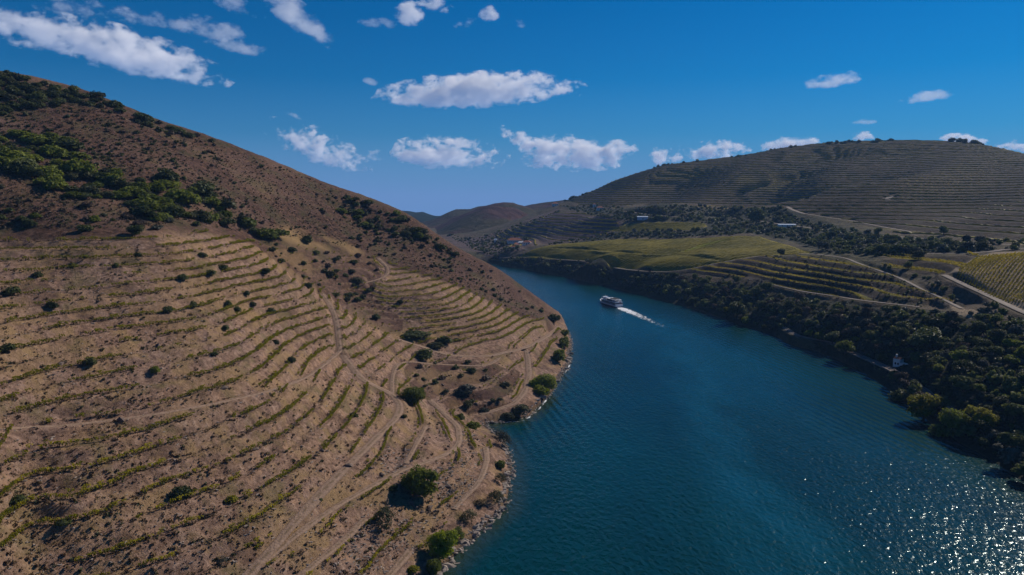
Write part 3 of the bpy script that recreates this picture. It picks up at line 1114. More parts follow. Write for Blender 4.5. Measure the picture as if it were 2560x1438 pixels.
def HR(x, y, parts=False):
    x = np.asarray(x, float)
    y = np.asarray(y, float)
    shp = x.shape
    x, y = x.ravel(), y.ravel()
    z = HR0(x, y)
    dry = sstep(-1, 3, z)
    a1, m1, f1 = stair(x, y, z, RDZ_HILL, hill_poly, 25)
    a2, m2, f2 = stair(x, y, z, RDZ_T2, terr2_poly, 10)
    a3, m3, f3 = stair(x, y, z, RDZ_VAL, terr3_poly, 10)
    a4, m4, f4 = stair(x, y, z, RDZ_VAL, val_poly, 15)
    mt_ = np.maximum(np.maximum(m1, m2), np.maximum(m3, m4))
    fl = np.where(in_poly(x, y, field_poly) | in_poly(x, y, steep_poly) | in_poly(x, y, field2_poly), 1.0, 0.0)
    zz = z + a1 + a2 + a3 + a4
    rough = (1 - np.maximum(mt_, fl)) * (2.2 * fbm(x, y, 45, 4, 101) + 0.7 * fbm(x, y, 9, 3, 102)) + m1 * 2.5 * fbm(x, y, 240, 3, 103) + 0.25 * fbm(x, y, 6, 2, 104)
    zz = zz + rough * dry
    for k, (q, hw) in rp_.items():
        b0, b1 = q[:, :2].min(0) - 14, q[:, :2].max(0) + 14
        i = np.nonzero((x > b0[0]) & (x < b1[0]) & (y > b0[1]) & (y < b1[1]))[0]
        if not len(i):
            continue
        d, pz = poly_dist(x[i], y[i], q)
        wgt = sstep(hw + 5.0, hw + 1.0, d)
        zz[i] = zz[i] * (1 - wgt) + (pz - 0.25) * wgt
    if parts:
        fb = np.where(m1 > 0.3, f1, np.where(m2 > 0.3, f2, np.where(m3 > 0.3, f3, f4)))
        return zz.reshape(shp), mt_.reshape(shp), fl.reshape(shp), fb.reshape(shp)
    return zz.reshape(shp)


X, Y, Fc = polar_grid(-24, 52, 640, 170, 2700, 640, (-6, 37, 0.85))
Z, mtt, flm, fb = HR(X, Y, True)
V = np.stack([X, Y, Z], -1).reshape(-1, 3)
V, Fc, used = prune(V, Fc, (Z > -4).ravel())
me = mesh_np('hillside', V, Fc, [M['far']], smooth=True)
pk = lambda a: np.clip(a, 0, 1).ravel()[used]
wood = np.where(in_poly(X, Y, wood_poly) | in_poly(X, Y, scr2_poly), 1.0, 0.0) * (1 - flm) * (1 - mtt)
add_attr(me, 'wood', pk(wood))
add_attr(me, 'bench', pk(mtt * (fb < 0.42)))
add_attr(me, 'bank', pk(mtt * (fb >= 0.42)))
add_attr(me, 'field', pk(np.where(in_poly(X, Y, field_poly) | in_poly(X, Y, field2_poly), 1.0, 0.0)))
add_attr(me, 'bright', pk(np.where(in_poly(X, Y, bright_poly), 1.0, 0.0)))
straw2 = rcast([(2370, 765), (2440, 778), (2470, 800), (2420, 800), (2385, 785)])[:, :2]
add_attr(me, 'straw', pk(np.where(in_poly(X, Y, straw2) | in_poly(X, Y, steep_poly), 0.7, 0.0)))
vback = rcast([(1060, 580), (1140, 600), (1200, 592), (1290, 560), (1400, 520), (1330, 560), (1300, 628), (1230, 645), (1180, 630)])[:, :2]
add_attr(me, 'purple', pk(np.where(in_poly(X, Y, val_poly), 0.9, np.where(in_poly(X, Y, vback), 0.75 + 0.5 * fbm(X, Y, 60, 4, 88), 0.0))))
hill_right = obj('hillside', me)
tag(hill_right, 'vineyard hillside across the river rising to a long ridge', None, None, 'structure')
RLAB = {'r1': ('road', 'long road cutting across the foot of the far vineyard hill'), 'r2': ('road', 'pale bend of track entering the far vineyard'), 'r2b': ('track', 'narrow track below the far vineyard rows'),
        'r3': ('track', 'pale turning place in the far vineyard'), 'r4': ('track', 'track along the lower edge of the green field'), 'r5': ('track', 'track down the crest between terraces and gully'),
        'r6': ('track', 'thin track dividing the green field'), 'r7': ('track', 'track curving over the top of the striped vineyard'), 'r8': ('track', 'pale track along the bottom of the striped vineyard'),
        'r9': ('track', 'track under the lowest terrace across the river'), 'rail': ('railway_bed', 'railway bed on a ledge above the far bank')}
for i, (k, (q, hw)) in enumerate(rp_.items()):
    tag(ribbon('dirt_track' if RLAB[k][0] == 'track' else RLAB[k][0], q, hw, M['road'], 0.05 + 0.03 * i, wob=0.15, seed=20 + i), RLAB[k][1], kind='structure')

# ------------------------------------------------------------------ distant ridges, one landform each
def far_ridge(label, sil, depth_front, base_z, seed, rough=0.08, mt='ridge'):
    """a hill whose crest passes through the points of sil (px, py, d)"""
    S = np.array([cp(a, b, d=d) for a, b, d in sil])
    S = resample(smooth_line(S, 6), 30)
    cols = []
    ts = np.linspace(-1, 1.0, 46)
    for t_ in ts:
        k = 1 + t_ * depth_front
        prof = 1 - abs(t_) ** 1.25
        zc = base_z + (S[:, 2] - base_z) * prof
        x, y = S[:, 0] * k, S[:, 1] * k
        zc = zc + rough * (S[:, 2] - base_z + 20) * fbm(x, y, 260, 5, seed) * (1 - prof ** 6) * (0.4 + prof)
        cols.append(np.stack([x, y, zc], 1))
    V = np.stack(cols, 1)
    n, k_ = V.shape[:2]
    i = np.arange(n * k_).reshape(n, k_)
    Fc = np.stack([i[:-1, :-1], i[1:, :-1], i[1:, 1:], i[:-1, 1:]], -1).reshape(-1, 4)
    o_ = obj('distant_hill', mesh_np('distant_hill', V.reshape(-1, 3), Fc, [M[mt]], True))
    return tag(o_, label, kind='structure')


far_ridge('rounded brown hill closing the valley behind the farm', [(900, 650, 2250), (1030, 596, 2250), (1090, 570, 2280), (1130, 550, 2300), (1180, 526, 2320), (1230, 509, 2340), (1265, 505, 2350), (1290, 508, 2350), (1320, 521, 2350), (1400, 540, 2330), (1500, 560, 2320)], 0.26, -3, 201, 0.30)
far_ridge('middle hill with a pale firebreak beside the rounded hill', [(900, 620, 2650), (1000, 585, 2650), (1060, 557, 2680), (1090, 545, 2700), (1140, 523, 2750), (1170, 524, 2780), (1205, 515, 2800), (1260, 520, 2800), (1350, 530, 2750)], 0.18, -3, 211, 0.3)
far_ridge('low hill shoulder behind the rounded hill', [(1230, 540, 2550), (1300, 519, 2600), (1340, 510, 2620), (1390, 503, 2650), (1450, 498, 2650), (1600, 505, 2600)], 0.16, -3, 221, 0.2)
far_ridge('pale blue ridge on the horizon', [(600, 520, 3300), (800, 516, 3300), (900, 522, 3300), (1015, 527, 3300), (1040, 531, 3300), (1055, 529, 3300), (1090, 541, 3300), (1120, 539, 3300), (1200, 530, 3300), (1400, 520, 3300), (1700, 500, 3300)], 0.12, -3, 231, 0.2, 'forest')

# ------------------------------------------------------------------ river
xs = np.r_[np.linspace(-2500, -400, 20, endpoint=False), np.linspace(-400, 320, 240), np.linspace(320, 2500, 20)[1:]]
ys = np.r_[np.linspace(-1500, 120, 12, endpoint=False), np.geomspace(120, 1300, 330), np.geomspace(1300, 2500, 12)[1:]]
X, Y = np.meshgrid(xs, ys)
i = np.arange(X.size).reshape(X.shape)
Fc = np.stack([i[:-1, :-1], i[:-1, 1:], i[1:, 1:], i[1:, :-1]], -1).reshape(-1, 4)
me = mesh_np('river', np.stack([X, Y, X * 0], -1).reshape(-1, 3), Fc, [M['water']], True)
dl, _ = poly_dist(X, Y, LSH)
dr, _ = poly_dist(X, Y, RSH)
add_attr(me, 'shallow', (sstep(9, 1, dl) * sstep(640, 500, Y)).ravel())
add_attr(me, 'wake', (sstep(75, 15, dr) * sstep(250, 330, Y) * sstep(800, 600, Y) + 0.55 * sstep(60, 10, dl) * sstep(240, 320, Y) * sstep(640, 520, Y)).ravel())
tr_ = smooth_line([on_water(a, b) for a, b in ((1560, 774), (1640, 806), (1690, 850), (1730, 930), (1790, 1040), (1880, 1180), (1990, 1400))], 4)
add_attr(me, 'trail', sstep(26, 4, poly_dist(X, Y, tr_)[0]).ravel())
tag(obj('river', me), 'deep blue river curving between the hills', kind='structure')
# ------------------------------------------------------------------ foliage templates
def leaf_cloud(seed, n, leaf, blobs, core=0.72, upright=0.0, flat=0.85):
    """blobs: (x, y, z, r).  Leaf cards spread through and over the blobs, with a rough core that stops the light."""
    g_ = np.random.default_rng(seed)
    B = np.array(blobs, float)
    wgt = B[:, 3] ** 2
    k = g_.choice(len(B), n, p=wgt / wgt.sum())
    d = g_.normal(size=(n, 3))
    d /= np.linalg.norm(d, axis=1)[:, None]
    d[:, 2] = np.where(d[:, 2] < -0.5, -d[:, 2], d[:, 2])
    rad = B[k, 3] * (0.62 + 0.46 * g_.random(n) ** 0.6) * (1 + 0.16 * np.sin(5 * d[:, 0] + seed) * np.cos(4 * d[:, 1] - seed))
    c = B[k, :3] + d * rad[:, None] * np.array([1, 1, flat])
    nr = d + g_.normal(size=(n, 3)) * 0.55
    nr[:, 2] += 0.25
    nr /= np.linalg.norm(nr, axis=1)[:, None]
    a = np.cross(nr, g_.normal(size=(n, 3)))
    a /= np.linalg.norm(a, axis=1)[:, None]
    b_ = np.cross(nr, a)
    s1 = (leaf * (0.6 + 0.8 * g_.random(n)))[:, None]
    s2 = s1 * (0.55 + 0.4 * g_.random(n))[:, None]
    bend = nr * s1 * 0.35
    V = np.stack([c - a * s1, c - b_ * s2 + bend, c + a * s1, c + b_ * s2 + bend], 1).reshape(-1, 3)
    Fq = np.arange(4 * n).reshape(n, 4)
    vs, fs = [V], [np.c_[Fq[:, :3]], Fq[:, [0, 2, 3]]]
    off = 4 * n
    if core:
        for x, y, z, r in blobs:
            v = ICO1[0] * r * core * (1 + 0.12 * g_.normal(size=(len(ICO1[0]), 1))) * np.array([1, 1, flat]) + np.array([x, y, z])
            vs.append(v)
            fs.append(ICO1[1] + off)
            off += len(v)
    V = np.vstack(vs)
    V[:, 2] = np.maximum(V[:, 2], -0.15)
    return V, np.vstack(fs)


def blob_set(seed, n, spread, rr, z0, zs, top=0.5):
    g_ = np.random.default_rng(seed)
    out = [(0, 0, z0 + zs * top, rr[1])]
    for i in range(n - 1):
        a = 2 * math.pi * (i + g_.random() * 0.7) / (n - 1)
        q = spread * (0.55 + 0.45 * g_.random())
        out.append((q * math.cos(a), q * math.sin(a), z0 + zs * g_.random() ** 1.3, rr[0] + (rr[1] - rr[0]) * g_.random()))
    return out


TREE_T, BUSH_T, LOW_T = [], [], []
for i in range(6):          # tree crowns, radius about 1, from 0.35 to 1.8 high
    TREE_T.append(leaf_cloud(100 + i, 760, 0.105, blob_set(100 + i, 9, 0.62, (0.34, 0.58), 0.62, 0.72, 0.75)))
for i in range(6):          # shrubs sitting on the ground, radius about 1
    BUSH_T.append(leaf_cloud(140 + i, 430, 0.125, blob_set(140 + i, 8, 0.60, (0.32, 0.55), 0.22, 0.42, 0.9)))
for i in range(5):          # thin ones for far or small plants
    LOW_T.append(leaf_cloud(170 + i, 70, 0.27, blob_set(170 + i, 4, 0.50, (0.40, 0.58), 0.26, 0.40, 0.9), core=0.8))
FEATHER_T = [leaf_cloud(190 + i, 900, 0.060, blob_set(190 + i, 12, 0.66, (0.25, 0.50), 0.30, 0.75, 0.9), core=0.0) for i in range(2)]
BIG_T = [leaf_cloud(195 + i, 2600, 0.058, blob_set(195 + i, 15, 0.66, (0.24, 0.48), 0.55, 0.95, 0.85), core=0.75) for i in range(3)]
BIGB_T = [leaf_cloud(215 + i, 2400, 0.058, blob_set(215 + i, 14, 0.66, (0.22, 0.48), 0.20, 0.62, 0.9), core=0.75) for i in range(3)]
_mc = {}


def tmesh(kind, i, mt):
    key = (kind, i, mt)
    if key not in _mc:
        T = {'tree': TREE_T, 'bush': BUSH_T, 'low': LOW_T, 'feather': FEATHER_T, 'big': BIG_T, 'bigbush': BIGB_T}[kind][i]
        _mc[key] = mesh_np('%s_crown' % kind, T[0], T[1], [M[mt]])
    return _mc[key]


def trunk_mesh(i):
    key = ('trunk', i)
    if key not in _mc:
        r_ = random.Random(i)
        mb = MB()
        mb.tube((0, 0, -0.25), (0.03, 0.02, 0.5), 0.085, 0.055, 7)
        for k in range(5):
            a = 2 * math.pi * (k + r_.random() * 0.6) / 5
            mb.tube((0.03, 0.02, 0.38 + 0.1 * r_.random()), (0.5 * math.cos(a), 0.5 * math.sin(a), 0.85 + 0.4 * r_.random()), 0.042, 0.014, 5)
        _mc[key] = mb.mesh('trunk', M['bark'], True)
    return _mc[key]


def plant(kind, mt, loc, size, label, cat, group=None, name=None, hz=1.0, i=None, trunk=None):
    """size is the radius of the crown in metres"""
    n = {'tree': 6, 'bush': 6, 'low': 5, 'feather': 2, 'big': 3, 'bigbush': 3}[kind]
    i = random.randrange(n) if i is None else i
    trunk = kind in ('tree', 'big') if trunk is None else trunk
    k_ = random.uniform(0.78, 1.28)
    sc = (size * k_, size / k_, size * hz)
    if trunk:
        r_ = empty(name or 'tree', loc, random.random() * 6.28)
        r_.scale = sc
        obj('crown', tmesh(kind, i, mt), r_)
        obj('trunk', trunk_mesh(i % 4), r_)
    else:
        r_ = obj(name or 'shrub', tmesh(kind, i, mt), None, loc, random.random() * 6.28, sc)
    return tag(r_, label, cat, group)


def on_left(px, py):
    p = lcast([(px, py)])[0]
    return float(p[0]), float(p[1]), float(HL(p[:1], p[1:2])[0]), float(p[1])


def on_right(px, py):
    p = rcast([(px, py)])[0]
    return float(p[0]), float(p[1]), float(HR(p[:1], p[1:2])[0]), float(p[1])


# hand-placed plants of the near bank: foot (px, py), width px, height factor
NEAR = [
    ('bigbush', 'broom', 1050, 1236, 100, 1.25, 'large dense round green bush on the stony slope beside the curved track', 'bush'),
    ('feather', 'olive', 962, 1318, 76, 1.05, 'thin feathery olive-brown bush on the slope below the large round bush', 'bush'),
    ('big', 'lime', 1105, 1396, 84, 0.98, "bright yellow-green tree standing at the rocky water's edge", 'tree'),
    ('big', 'broom', 1142, 1352, 46, 0.9, 'narrow dull green tree leaning against the bright yellow-green tree', 'tree'),
    ('bigbush', 'broom', 1086, 1434, 58, 1.15, "dull green bush at the bottom edge below the bright yellow-green tree", 'bush'),
    ('bush', 'yellow', 1030, 1432, 40, 0.9, 'brownish yellow bush on the track edge left of the lowest bank bush', 'bush'),
    ('bigbush', 'broom', 1034, 1006, 78, 0.95, 'big green bush beside the dirt track junction', 'bush'),
    ('bush', 'oak', 985, 1228, 30, 1.0, 'small dark bush with a dry yellow side next to the large round bush', 'bush'),
    ('bush', 'oak', 452, 1236, 52, 1.1, 'dark green bush alone among the vine rows of the lower terraces', 'bush'),
    ('tree', 'oak', 338, 590, 42, 0.85, 'lone dark pointed tree on the topmost vine row', 'tree'),
    ('bush', 'oak', 768, 608, 30, 1.2, 'dark round bush at the edge of the tawny grass patch', 'bush'),
    ('bush', 'oak', 30, 732, 52, 0.8, 'wide dark bush at the left edge on an upper terrace', 'bush'),
    ('bush', 'oak', 18, 878, 46, 0.9, 'dark bush at the left edge, lower of the two there', 'bush'),
    ('bush', 'oak', 226, 916, 36, 0.9, 'dark green bush by a vine row above the long track', 'bush'),
    ('bush', 'broom', 388, 930, 28, 1.2, 'small bright green bush above the long track', 'bush'),
    ('bush', 'oak', 40, 1245, 50, 0.6, 'low dark bush near the lower left corner', 'bush'),
    ('bush', 'oak', 160, 1312, 40, 0.7, 'low dark green bush on the lowest left vine row', 'bush'),
    ('bush', 'dry_bush', 512, 1290, 26, 0.8, 'two-headed dry brown tuft on the lower terraces', 'bush'),
    ('bush', 'yellow', 577, 1242, 40, 0.7, 'yellow-ochre bush on the lower terraces', 'bush'),
    ('feather', 'grey_bush', 556, 1402, 26, 1.2, 'small grey-green feathery bush near the bottom edge', 'bush'),
    ('bush', 'oak', 1010, 1050, 18, 1.0, 'tiny dark green bush right of the descending track', 'bush'),
    ('bush', 'oak', 803, 1256, 14, 1.0, 'tiny dark bush between two tracks low on the slope', 'bush'),
    ('bush', 'oak', 882, 1042, 24, 0.9, 'small dark bush left of the descending track', 'bush'),
    ('bush', 'oak', 1060, 896, 58, 0.75, 'dark clump in the shade under the curved spur track', 'bush'),
    ('bush', 'oak', 1035, 842, 84, 0.35, 'long low dark thicket in the gully above the wide track', 'bush'),
    ('bush', 'oak', 1112, 858, 40, 0.9, 'green bush on the bare patch inside the track loop', 'bush'),
    ('bush', 'olive', 1090, 868, 46, 0.5, 'low olive bush on the bare patch inside the track loop', 'bush'),
    ('bush', 'olive', 1142, 850, 16, 1.0, 'small round bush at the edge of the bare patch', 'bush'),
    ('bush', 'broom', 1182, 1066, 36, 0.9, 'green bush at the head of the small cove', 'bush'),
    ('bush', 'oak', 1150, 1050, 30, 1.1, 'dark bush left of the small cove', 'bush'),
    ('bush', 'olive', 1300, 1032, 52, 0.8, 'rounded olive bush over the rocks of the cove point', 'bush'),
    ('bush', 'olive', 1268, 1044, 40, 0.6, 'low olive bush beside the cove mouth', 'bush'),
    ('bush', 'grey_bush', 1165, 985, 56, 0.75, 'grey-green thicket on the lowest spur terrace', 'bush'),
    ('bigbush', 'broom', 1362, 975, 62, 1.15, 'large bright green bush on the bank of the spur', 'bush'),
    ('bush', 'lime', 1336, 968, 34, 1.2, 'yellowish bush left of the large bank bush', 'bush'),
    ('bush', 'broom', 1352, 990, 50, 0.8, 'dark bush below the large bright bank bush', 'bush'),
    ('bush', 'broom', 1398, 905, 44, 1.3, 'dark bush on the bank beneath the wide track end', 'bush'),
    ('bush', 'broom', 1410, 868, 34, 1.5, 'tall green bush at the outermost bend of the bank', 'bush'),
    ('bush', 'broom', 1412, 840, 26, 1.3, 'light green bush just above the outermost bend of the bank', 'bush'),
    ('bush', 'oak', 1384, 802, 36, 0.9, 'dark shrub where the scrub ridge meets the water', 'bush'),
    ('feather', 'grey_bush', 1262, 1116, 42, 1.35, 'tall grey-green shrub on the bank near the rocky point', 'bush'),
    ('feather', 'grey_bush', 1248, 1098, 28, 1.3, 'grey-green shrub behind the tall bank shrub', 'bush'),
    ('bush', 'broom', 1250, 1168, 38, 0.9, 'rounded green bush on the rocky bank below the tall grey-green shrub', 'bush'),
    ('feather', 'olive', 1252, 1208, 34, 1.2, 'olive shrub in the middle of the rocky bank', 'bush'),
    ('feather', 'olive', 1240, 1258, 46, 1.2, 'feathery olive shrub near the rock jutting into the water', 'bush'),
    ('feather', 'olive', 1172, 1300, 50, 0.9, 'spreading dry olive shrub above the pale rocks', 'bush'),
    ('bush', 'straw', 1200, 1262, 40, 0.6, 'straw-coloured tussock beside the bank footpath', 'bush'),
]
NP_ = lcast([(q[2], q[3]) for q in NEAR])
NZ_ = HL(NP_[:, 0], NP_[:, 1])
for (kind, mt, px, py, wpx, hz, lab, cat), p_, z_ in zip(NEAR, NP_, NZ_):
    plant(kind, mt, (p_[0], p_[1], z_ - 0.15), wpx * p_[1] / F / 2 * 1.02, lab, cat, None, cat if cat == 'tree' else 'shrub', hz)

TERR = [(215, 641), (345, 643), (290, 668), (457, 702), (528, 692), (557, 672), (617, 741), (570, 762), (593, 776), (632, 764), (483, 768), (563, 822), (420, 781), (662, 687),
        (537, 894), (770, 722), (676, 780), (182, 665), (95, 690), (130, 770), (505, 640), (730, 905), (690, 860), (940, 800), (1000, 760)]
NP_ = lcast(TERR)
NZ_ = HL(NP_[:, 0], NP_[:, 1])
for p_, z_ in zip(NP_, NZ_):
    plant('bush', 'oak', (p_[0], p_[1], z_ - 0.1), random.uniform(19, 27) * p_[1] / F / 2, 'small dark green bush growing between vine rows on a terrace', 'bush', 'dark bushes scattered on the terraces', 'shrub', random.uniform(0.9, 1.25))


HUE = {'oak': 'dark green', 'broom': 'light green', 'olive': 'olive', 'grey_bush': 'grey-green', 'dry_bush': 'dry brown', 'weed': 'pale brown', 'straw': 'straw-coloured'}


def sample_px(poly, n, gap, seed):
    """n picture points inside poly with a minimum gap"""
    g_ = np.random.default_rng(seed + 1000)
    P = np.array(poly, float)
    lo, hi = P.min(0), P.max(0)
    c = lo + (hi - lo) * g_.random((n * 12, 2))
    c = c[in_poly(c[:, 0], c[:, 1], poly)]
    if gap <= 0:
        return [tuple(q) for q in c[:n]]
    out = np.zeros((0, 2))
    for q in c:
        if len(out) >= n:
            break
        if len(out) and (((out - q) ** 2).sum(1) < gap * gap).any():
            continue
        out = np.vstack([out, q])
    return [tuple(q) for q in out]


BAND = [(-60, 340), (0, 325), (60, 335), (140, 340), (240, 425), (330, 450), (420, 455), (500, 480), (600, 535), (690, 580), (690, 598), (620, 590), (540, 562), (470, 545), (385, 568),
        (340, 530), (270, 500), (180, 500), (90, 470), (30, 420), (-60, 420)]
RIDGE = [(-80, 170), (0, 186), (150, 217), (240, 243), (300, 273), (430, 317), (545, 357), (480, 352), (400, 335), (300, 290), (180, 258), (90, 270), (0, 285), (-80, 290)]
CREST = [(860, 500), (930, 512), (1020, 548), (1100, 603), (1160, 650), (1120, 640), (1050, 605), (980, 590), (900, 560), (850, 530)]
SLOPE = [(-80, 240), (100, 240), (300, 290), (545, 360), (700, 420), (900, 510), (1100, 605), (1240, 680), (1390, 795), (1300, 782), (1200, 735), (1080, 690), (960, 640), (900, 622), (760, 575),
         (690, 590), (600, 540), (420, 455), (240, 425), (0, 330), (-80, 330)]
LOWER = [(-60, 430), (60, 480), (180, 505), (330, 535), (470, 550), (500, 572), (330, 580), (0, 585), (-60, 585)]
GULLY = [(640, 606), (720, 612), (830, 630), (930, 645), (950, 690), (920, 740), (980, 790), (900, 780), (830, 735), (760, 715), (690, 655)]
DARKT = [(1010, 905), (1180, 905), (1290, 935), (1275, 1000), (1190, 1030), (1080, 1000), (1030, 960)]
jobs = []
for poly, n, gap, s0, s1, mts, lab, grp in [
    (BAND, 112, 14, 34, 78, ['broom', 'oak', 'broom', 'olive', 'broom'], 'rounded bush in the leafy band crossing the brown slope', 'green bushes of the leafy band on the slope'),
    (RIDGE, 120, 9, 20, 46, ['oak', 'oak', 'oak', 'olive'], 'bush along the skyline of the brown hill', 'dark bushes along the ridge'),
    (CREST, 34, 12, 16, 40, ['oak', 'olive', 'broom'], 'bush on the lower crest of the scrub spur', 'bushes on the lower crest'),
    (GULLY, 44, 11, 10, 34, ['oak', 'oak', 'olive', 'dry_bush'], 'bush on the shaded terraces of the gully', 'bushes of the shaded gully'),
    (DARKT, 20, 14, 14, 34, ['oak', 'dry_bush', 'olive', 'oak', 'grey_bush'], 'bush on the shaded banks of the lower spur terraces', 'bushes of the lower spur banks'),
    (LOWER, 34, 20, 12, 42, ['oak', 'grey_bush', 'broom', 'dry_bush'], 'bush on the bare ground above the top vine row', 'bushes above the top vine row'),
    (SLOPE, 900, 6, 4, 17, ['oak', 'dry_bush', 'weed', 'olive', 'grey_bush'], 'small shrub dotted over the dry brown scrub slope', 'shrubs dotted over the scrub slope'),
]:
    P = sample_px(poly, n, gap, len(jobs))
    W = lcast(P)
    Zg = HL(W[:, 0], W[:, 1])
    for (px, py), p, zg in zip(P, W, Zg):
        if p[1] > 800:
            continue
        if s1 == 17 and vnoise(p[0] / 24, p[1] / 24, 3) < random.uniform(0.15, 0.62):
            continue
        jobs.append((random.uniform(s0, s1) * (0.75 if random.random() < 0.4 else 1), p[0], p[1], zg, random.choice(mts), lab, grp))
jobs.sort(key=lambda q: -q[0])
for k, (wpx, x, y, z, mt, lab, grp) in enumerate(jobs[:236]):
    plant('bush', mt, (x, y, z - 0.15), wpx * y / F / 2, HUE[mt] + ' ' + lab, 'bush', grp, 'shrub', random.uniform(0.55, 0.95))
rest = jobs[236:]


def merged(name, T_list, P, yaw, sc, mts, label, group=None, H_=None):
    """many small plants as one object of kind stuff, a material index for each plant"""
    vs, fs, mi, off = [], [], [], 0
    P = np.asarray(P, float)
    which = rng.integers(0, len(T_list), len(P))
    mk = rng.integers(0, len(mts), len(P))
    for t_ in range(len(T_list)):
        for q in range(len(mts)):
            i = np.nonzero((which == t_) & (mk == q))[0]
            if not len(i):
                continue
            V, Fc = scatter_mesh(T_list[t_][0], T_list[t_][1], P[i], yaw[i], sc[i])
            vs.append(V)
            fs.append(Fc + off)
            mi.append(np.full(len(Fc), q))
            off += len(V)
    o_ = obj(name, mesh_np(name, np.vstack(vs), np.vstack(fs), [M[q] for q in mts], False, np.concatenate(mi)))
    return tag(o_, label, kind='stuff', group=group)


Pm = np.array([(q[1], q[2], q[3] - 0.1) for q in rest])
sm = np.array([q[0] * q[2] / F / 2 for q in rest])
merged('undergrowth', LOW_T, Pm, rng.random(len(Pm)) * 6.28, np.stack([sm, sm, sm * 0.9], 1), ['oak', 'dry_bush', 'olive'], 'smallest dark shrubs dotted over the dry scrub slope')

# dry heath tufts over the scrub and dead grass over the vineyard
TUFT = leaf_cloud(301, 7, 0.5, [(0, 0, 0.3, 0.55)], core=0.0)
P = sample_px([(-80, 180), (300, 280), (700, 415), (1020, 548), (1390, 800), (1290, 785), (1080, 690), (900, 622), (690, 590), (480, 560), (300, 570), (-80, 580)], 7000, 0, 91)
W = lcast(P)
W = W[W[:, 1] < 800]
W[:, 2] = HL(W[:, 0], W[:, 1])
s_ = 0.5 + 0.8 * rng.random(len(W)) ** 2
merged('scrub', [TUFT], W, rng.random(len(W)) * 6.28, np.stack([s_, s_, s_ * 0.8], 1), ['dry_bush', 'dry_bush', 'olive'], 'low purple-brown heath and dry twigs covering the upper slope')
VYP = [(-40, 600), (500, 590), (640, 620), (800, 745), (960, 660), (1080, 700), (1390, 815), (1370, 880), (1290, 1010), (1190, 1050), (1225, 1115), (1200, 1200), (1050, 1380), (980, 1460), (-40, 1460)]
P = sample_px(VYP, 15000, 0, 92)
W = lcast(P)
W[:, 2] = HL(W[:, 0], W[:, 1])
inp = np.zeros(len(W), bool)
for k, (q, hw) in lp.items():
    inp |= poly_dist(W[:, 0], W[:, 1], q)[0] < hw + 0.6
W = W[~inp & (W[:, 2] > 0.8)]
s_ = 0.20 + 0.75 * rng.random(len(W)) ** 4
merged('dry_grass', [TUFT], W, rng.random(len(W)) * 6.28, np.stack([s_, s_, s_ * 0.9], 1), ['straw', 'weed', 'weed', 'straw', 'weed', 'olive'], 'dead grass and brown weeds over the terrace banks')

# ------------------------------------------------------------------ slate chips and bank rocks
def rock(seed, flat=0.6):
    g_ = np.random.default_rng(seed)
    v = ICO1[0] * (1 + 0.22 * g_.normal(size=(len(ICO1[0]), 1))) * np.array([1.0, 0.7, flat])
    return v, ICO1[1]


def chip(seed):
    g_ = np.random.default_rng(seed)
    v = np.array([(-1, -.4, 0), (1, -.5, 0), (1.1, .45, .1), (-.9, .4, 0), (-.9, -.35, .45), (.9, -.4, .55), (.9, .4, .5), (-.8, .3, .35)], float) * (1 + 0.15 * g_.normal(size=(8, 1)))
    f = np.array([(4, 5, 6), (4, 6, 7), (0, 1, 5), (0, 5, 4), (1, 2, 6), (1, 6, 5), (2, 3, 7), (2, 7, 6), (3, 0, 4), (3, 4, 7)])
    return v, f


CHIPS = [chip(i) for i in range(4)]
P = sample_px(VYP, 2600, 0, 93) + sample_px([(1160, 1060), (1230, 1110), (1215, 1190), (1150, 1270), (1080, 1260), (1040, 1200), (1100, 1160), (1150, 1120)], 900, 0, 94) \
    + sample_px([(960, 1120), (1040, 1120), (1020, 1180), (940, 1220)], 260, 0, 95) + sample_px([(900, 1330), (1010, 1290), (1080, 1300), (1010, 1420), (820, 1438)], 420, 0, 96)
W = lcast(P)
W[:, 2] = HL(W[:, 0], W[:, 1]) + 0.02
s_ = 0.10 + 0.34 * rng.random(len(W)) ** 2.2
merged('slate_rubble', CHIPS, W, rng.random(len(W)) * 6.28, np.stack([s_ * 1.4, s_, s_], 1), ['slate'], 'pale slate chips strewn over the terrace banks')
OUT_M = [mesh_np('rock_outcrop', *rock(450 + i, 0.8), [M['outcrop']]) for i in range(4)]
oc = [(1118, 1214), (1128, 1226), (1140, 1240), (1040, 1268), (1056, 1276), (1074, 1268), (1088, 1280), (952, 1182), (926, 1172), (908, 1182), (872, 1162), (794, 1132), (806, 1126), (1012, 1118), (1066, 1112), (1030, 1262), (1190, 1012),
      (1106, 962), (1150, 968), (640, 1130), (395, 858), (150, 905), (560, 975), (300, 1050)]
W = lcast(oc)
zo = HL(W[:, 0], W[:, 1])
for (a_, b_), p_, z_ in zip(oc, W, zo):
    s_ = random.uniform(0.7, 1.3)
    tag(obj('rock_outcrop', OUT_M[random.randrange(4)], None, (p_[0], p_[1], z_ + 0.1), (random.uniform(-.3, .3), random.uniform(-.3, .3), random.random() * 6.28), (s_ * 1.5, s_, s_ * 0.8)),
        'dark schist outcrop breaking through a terrace bank', 'rock', 'dark schist outcrops')
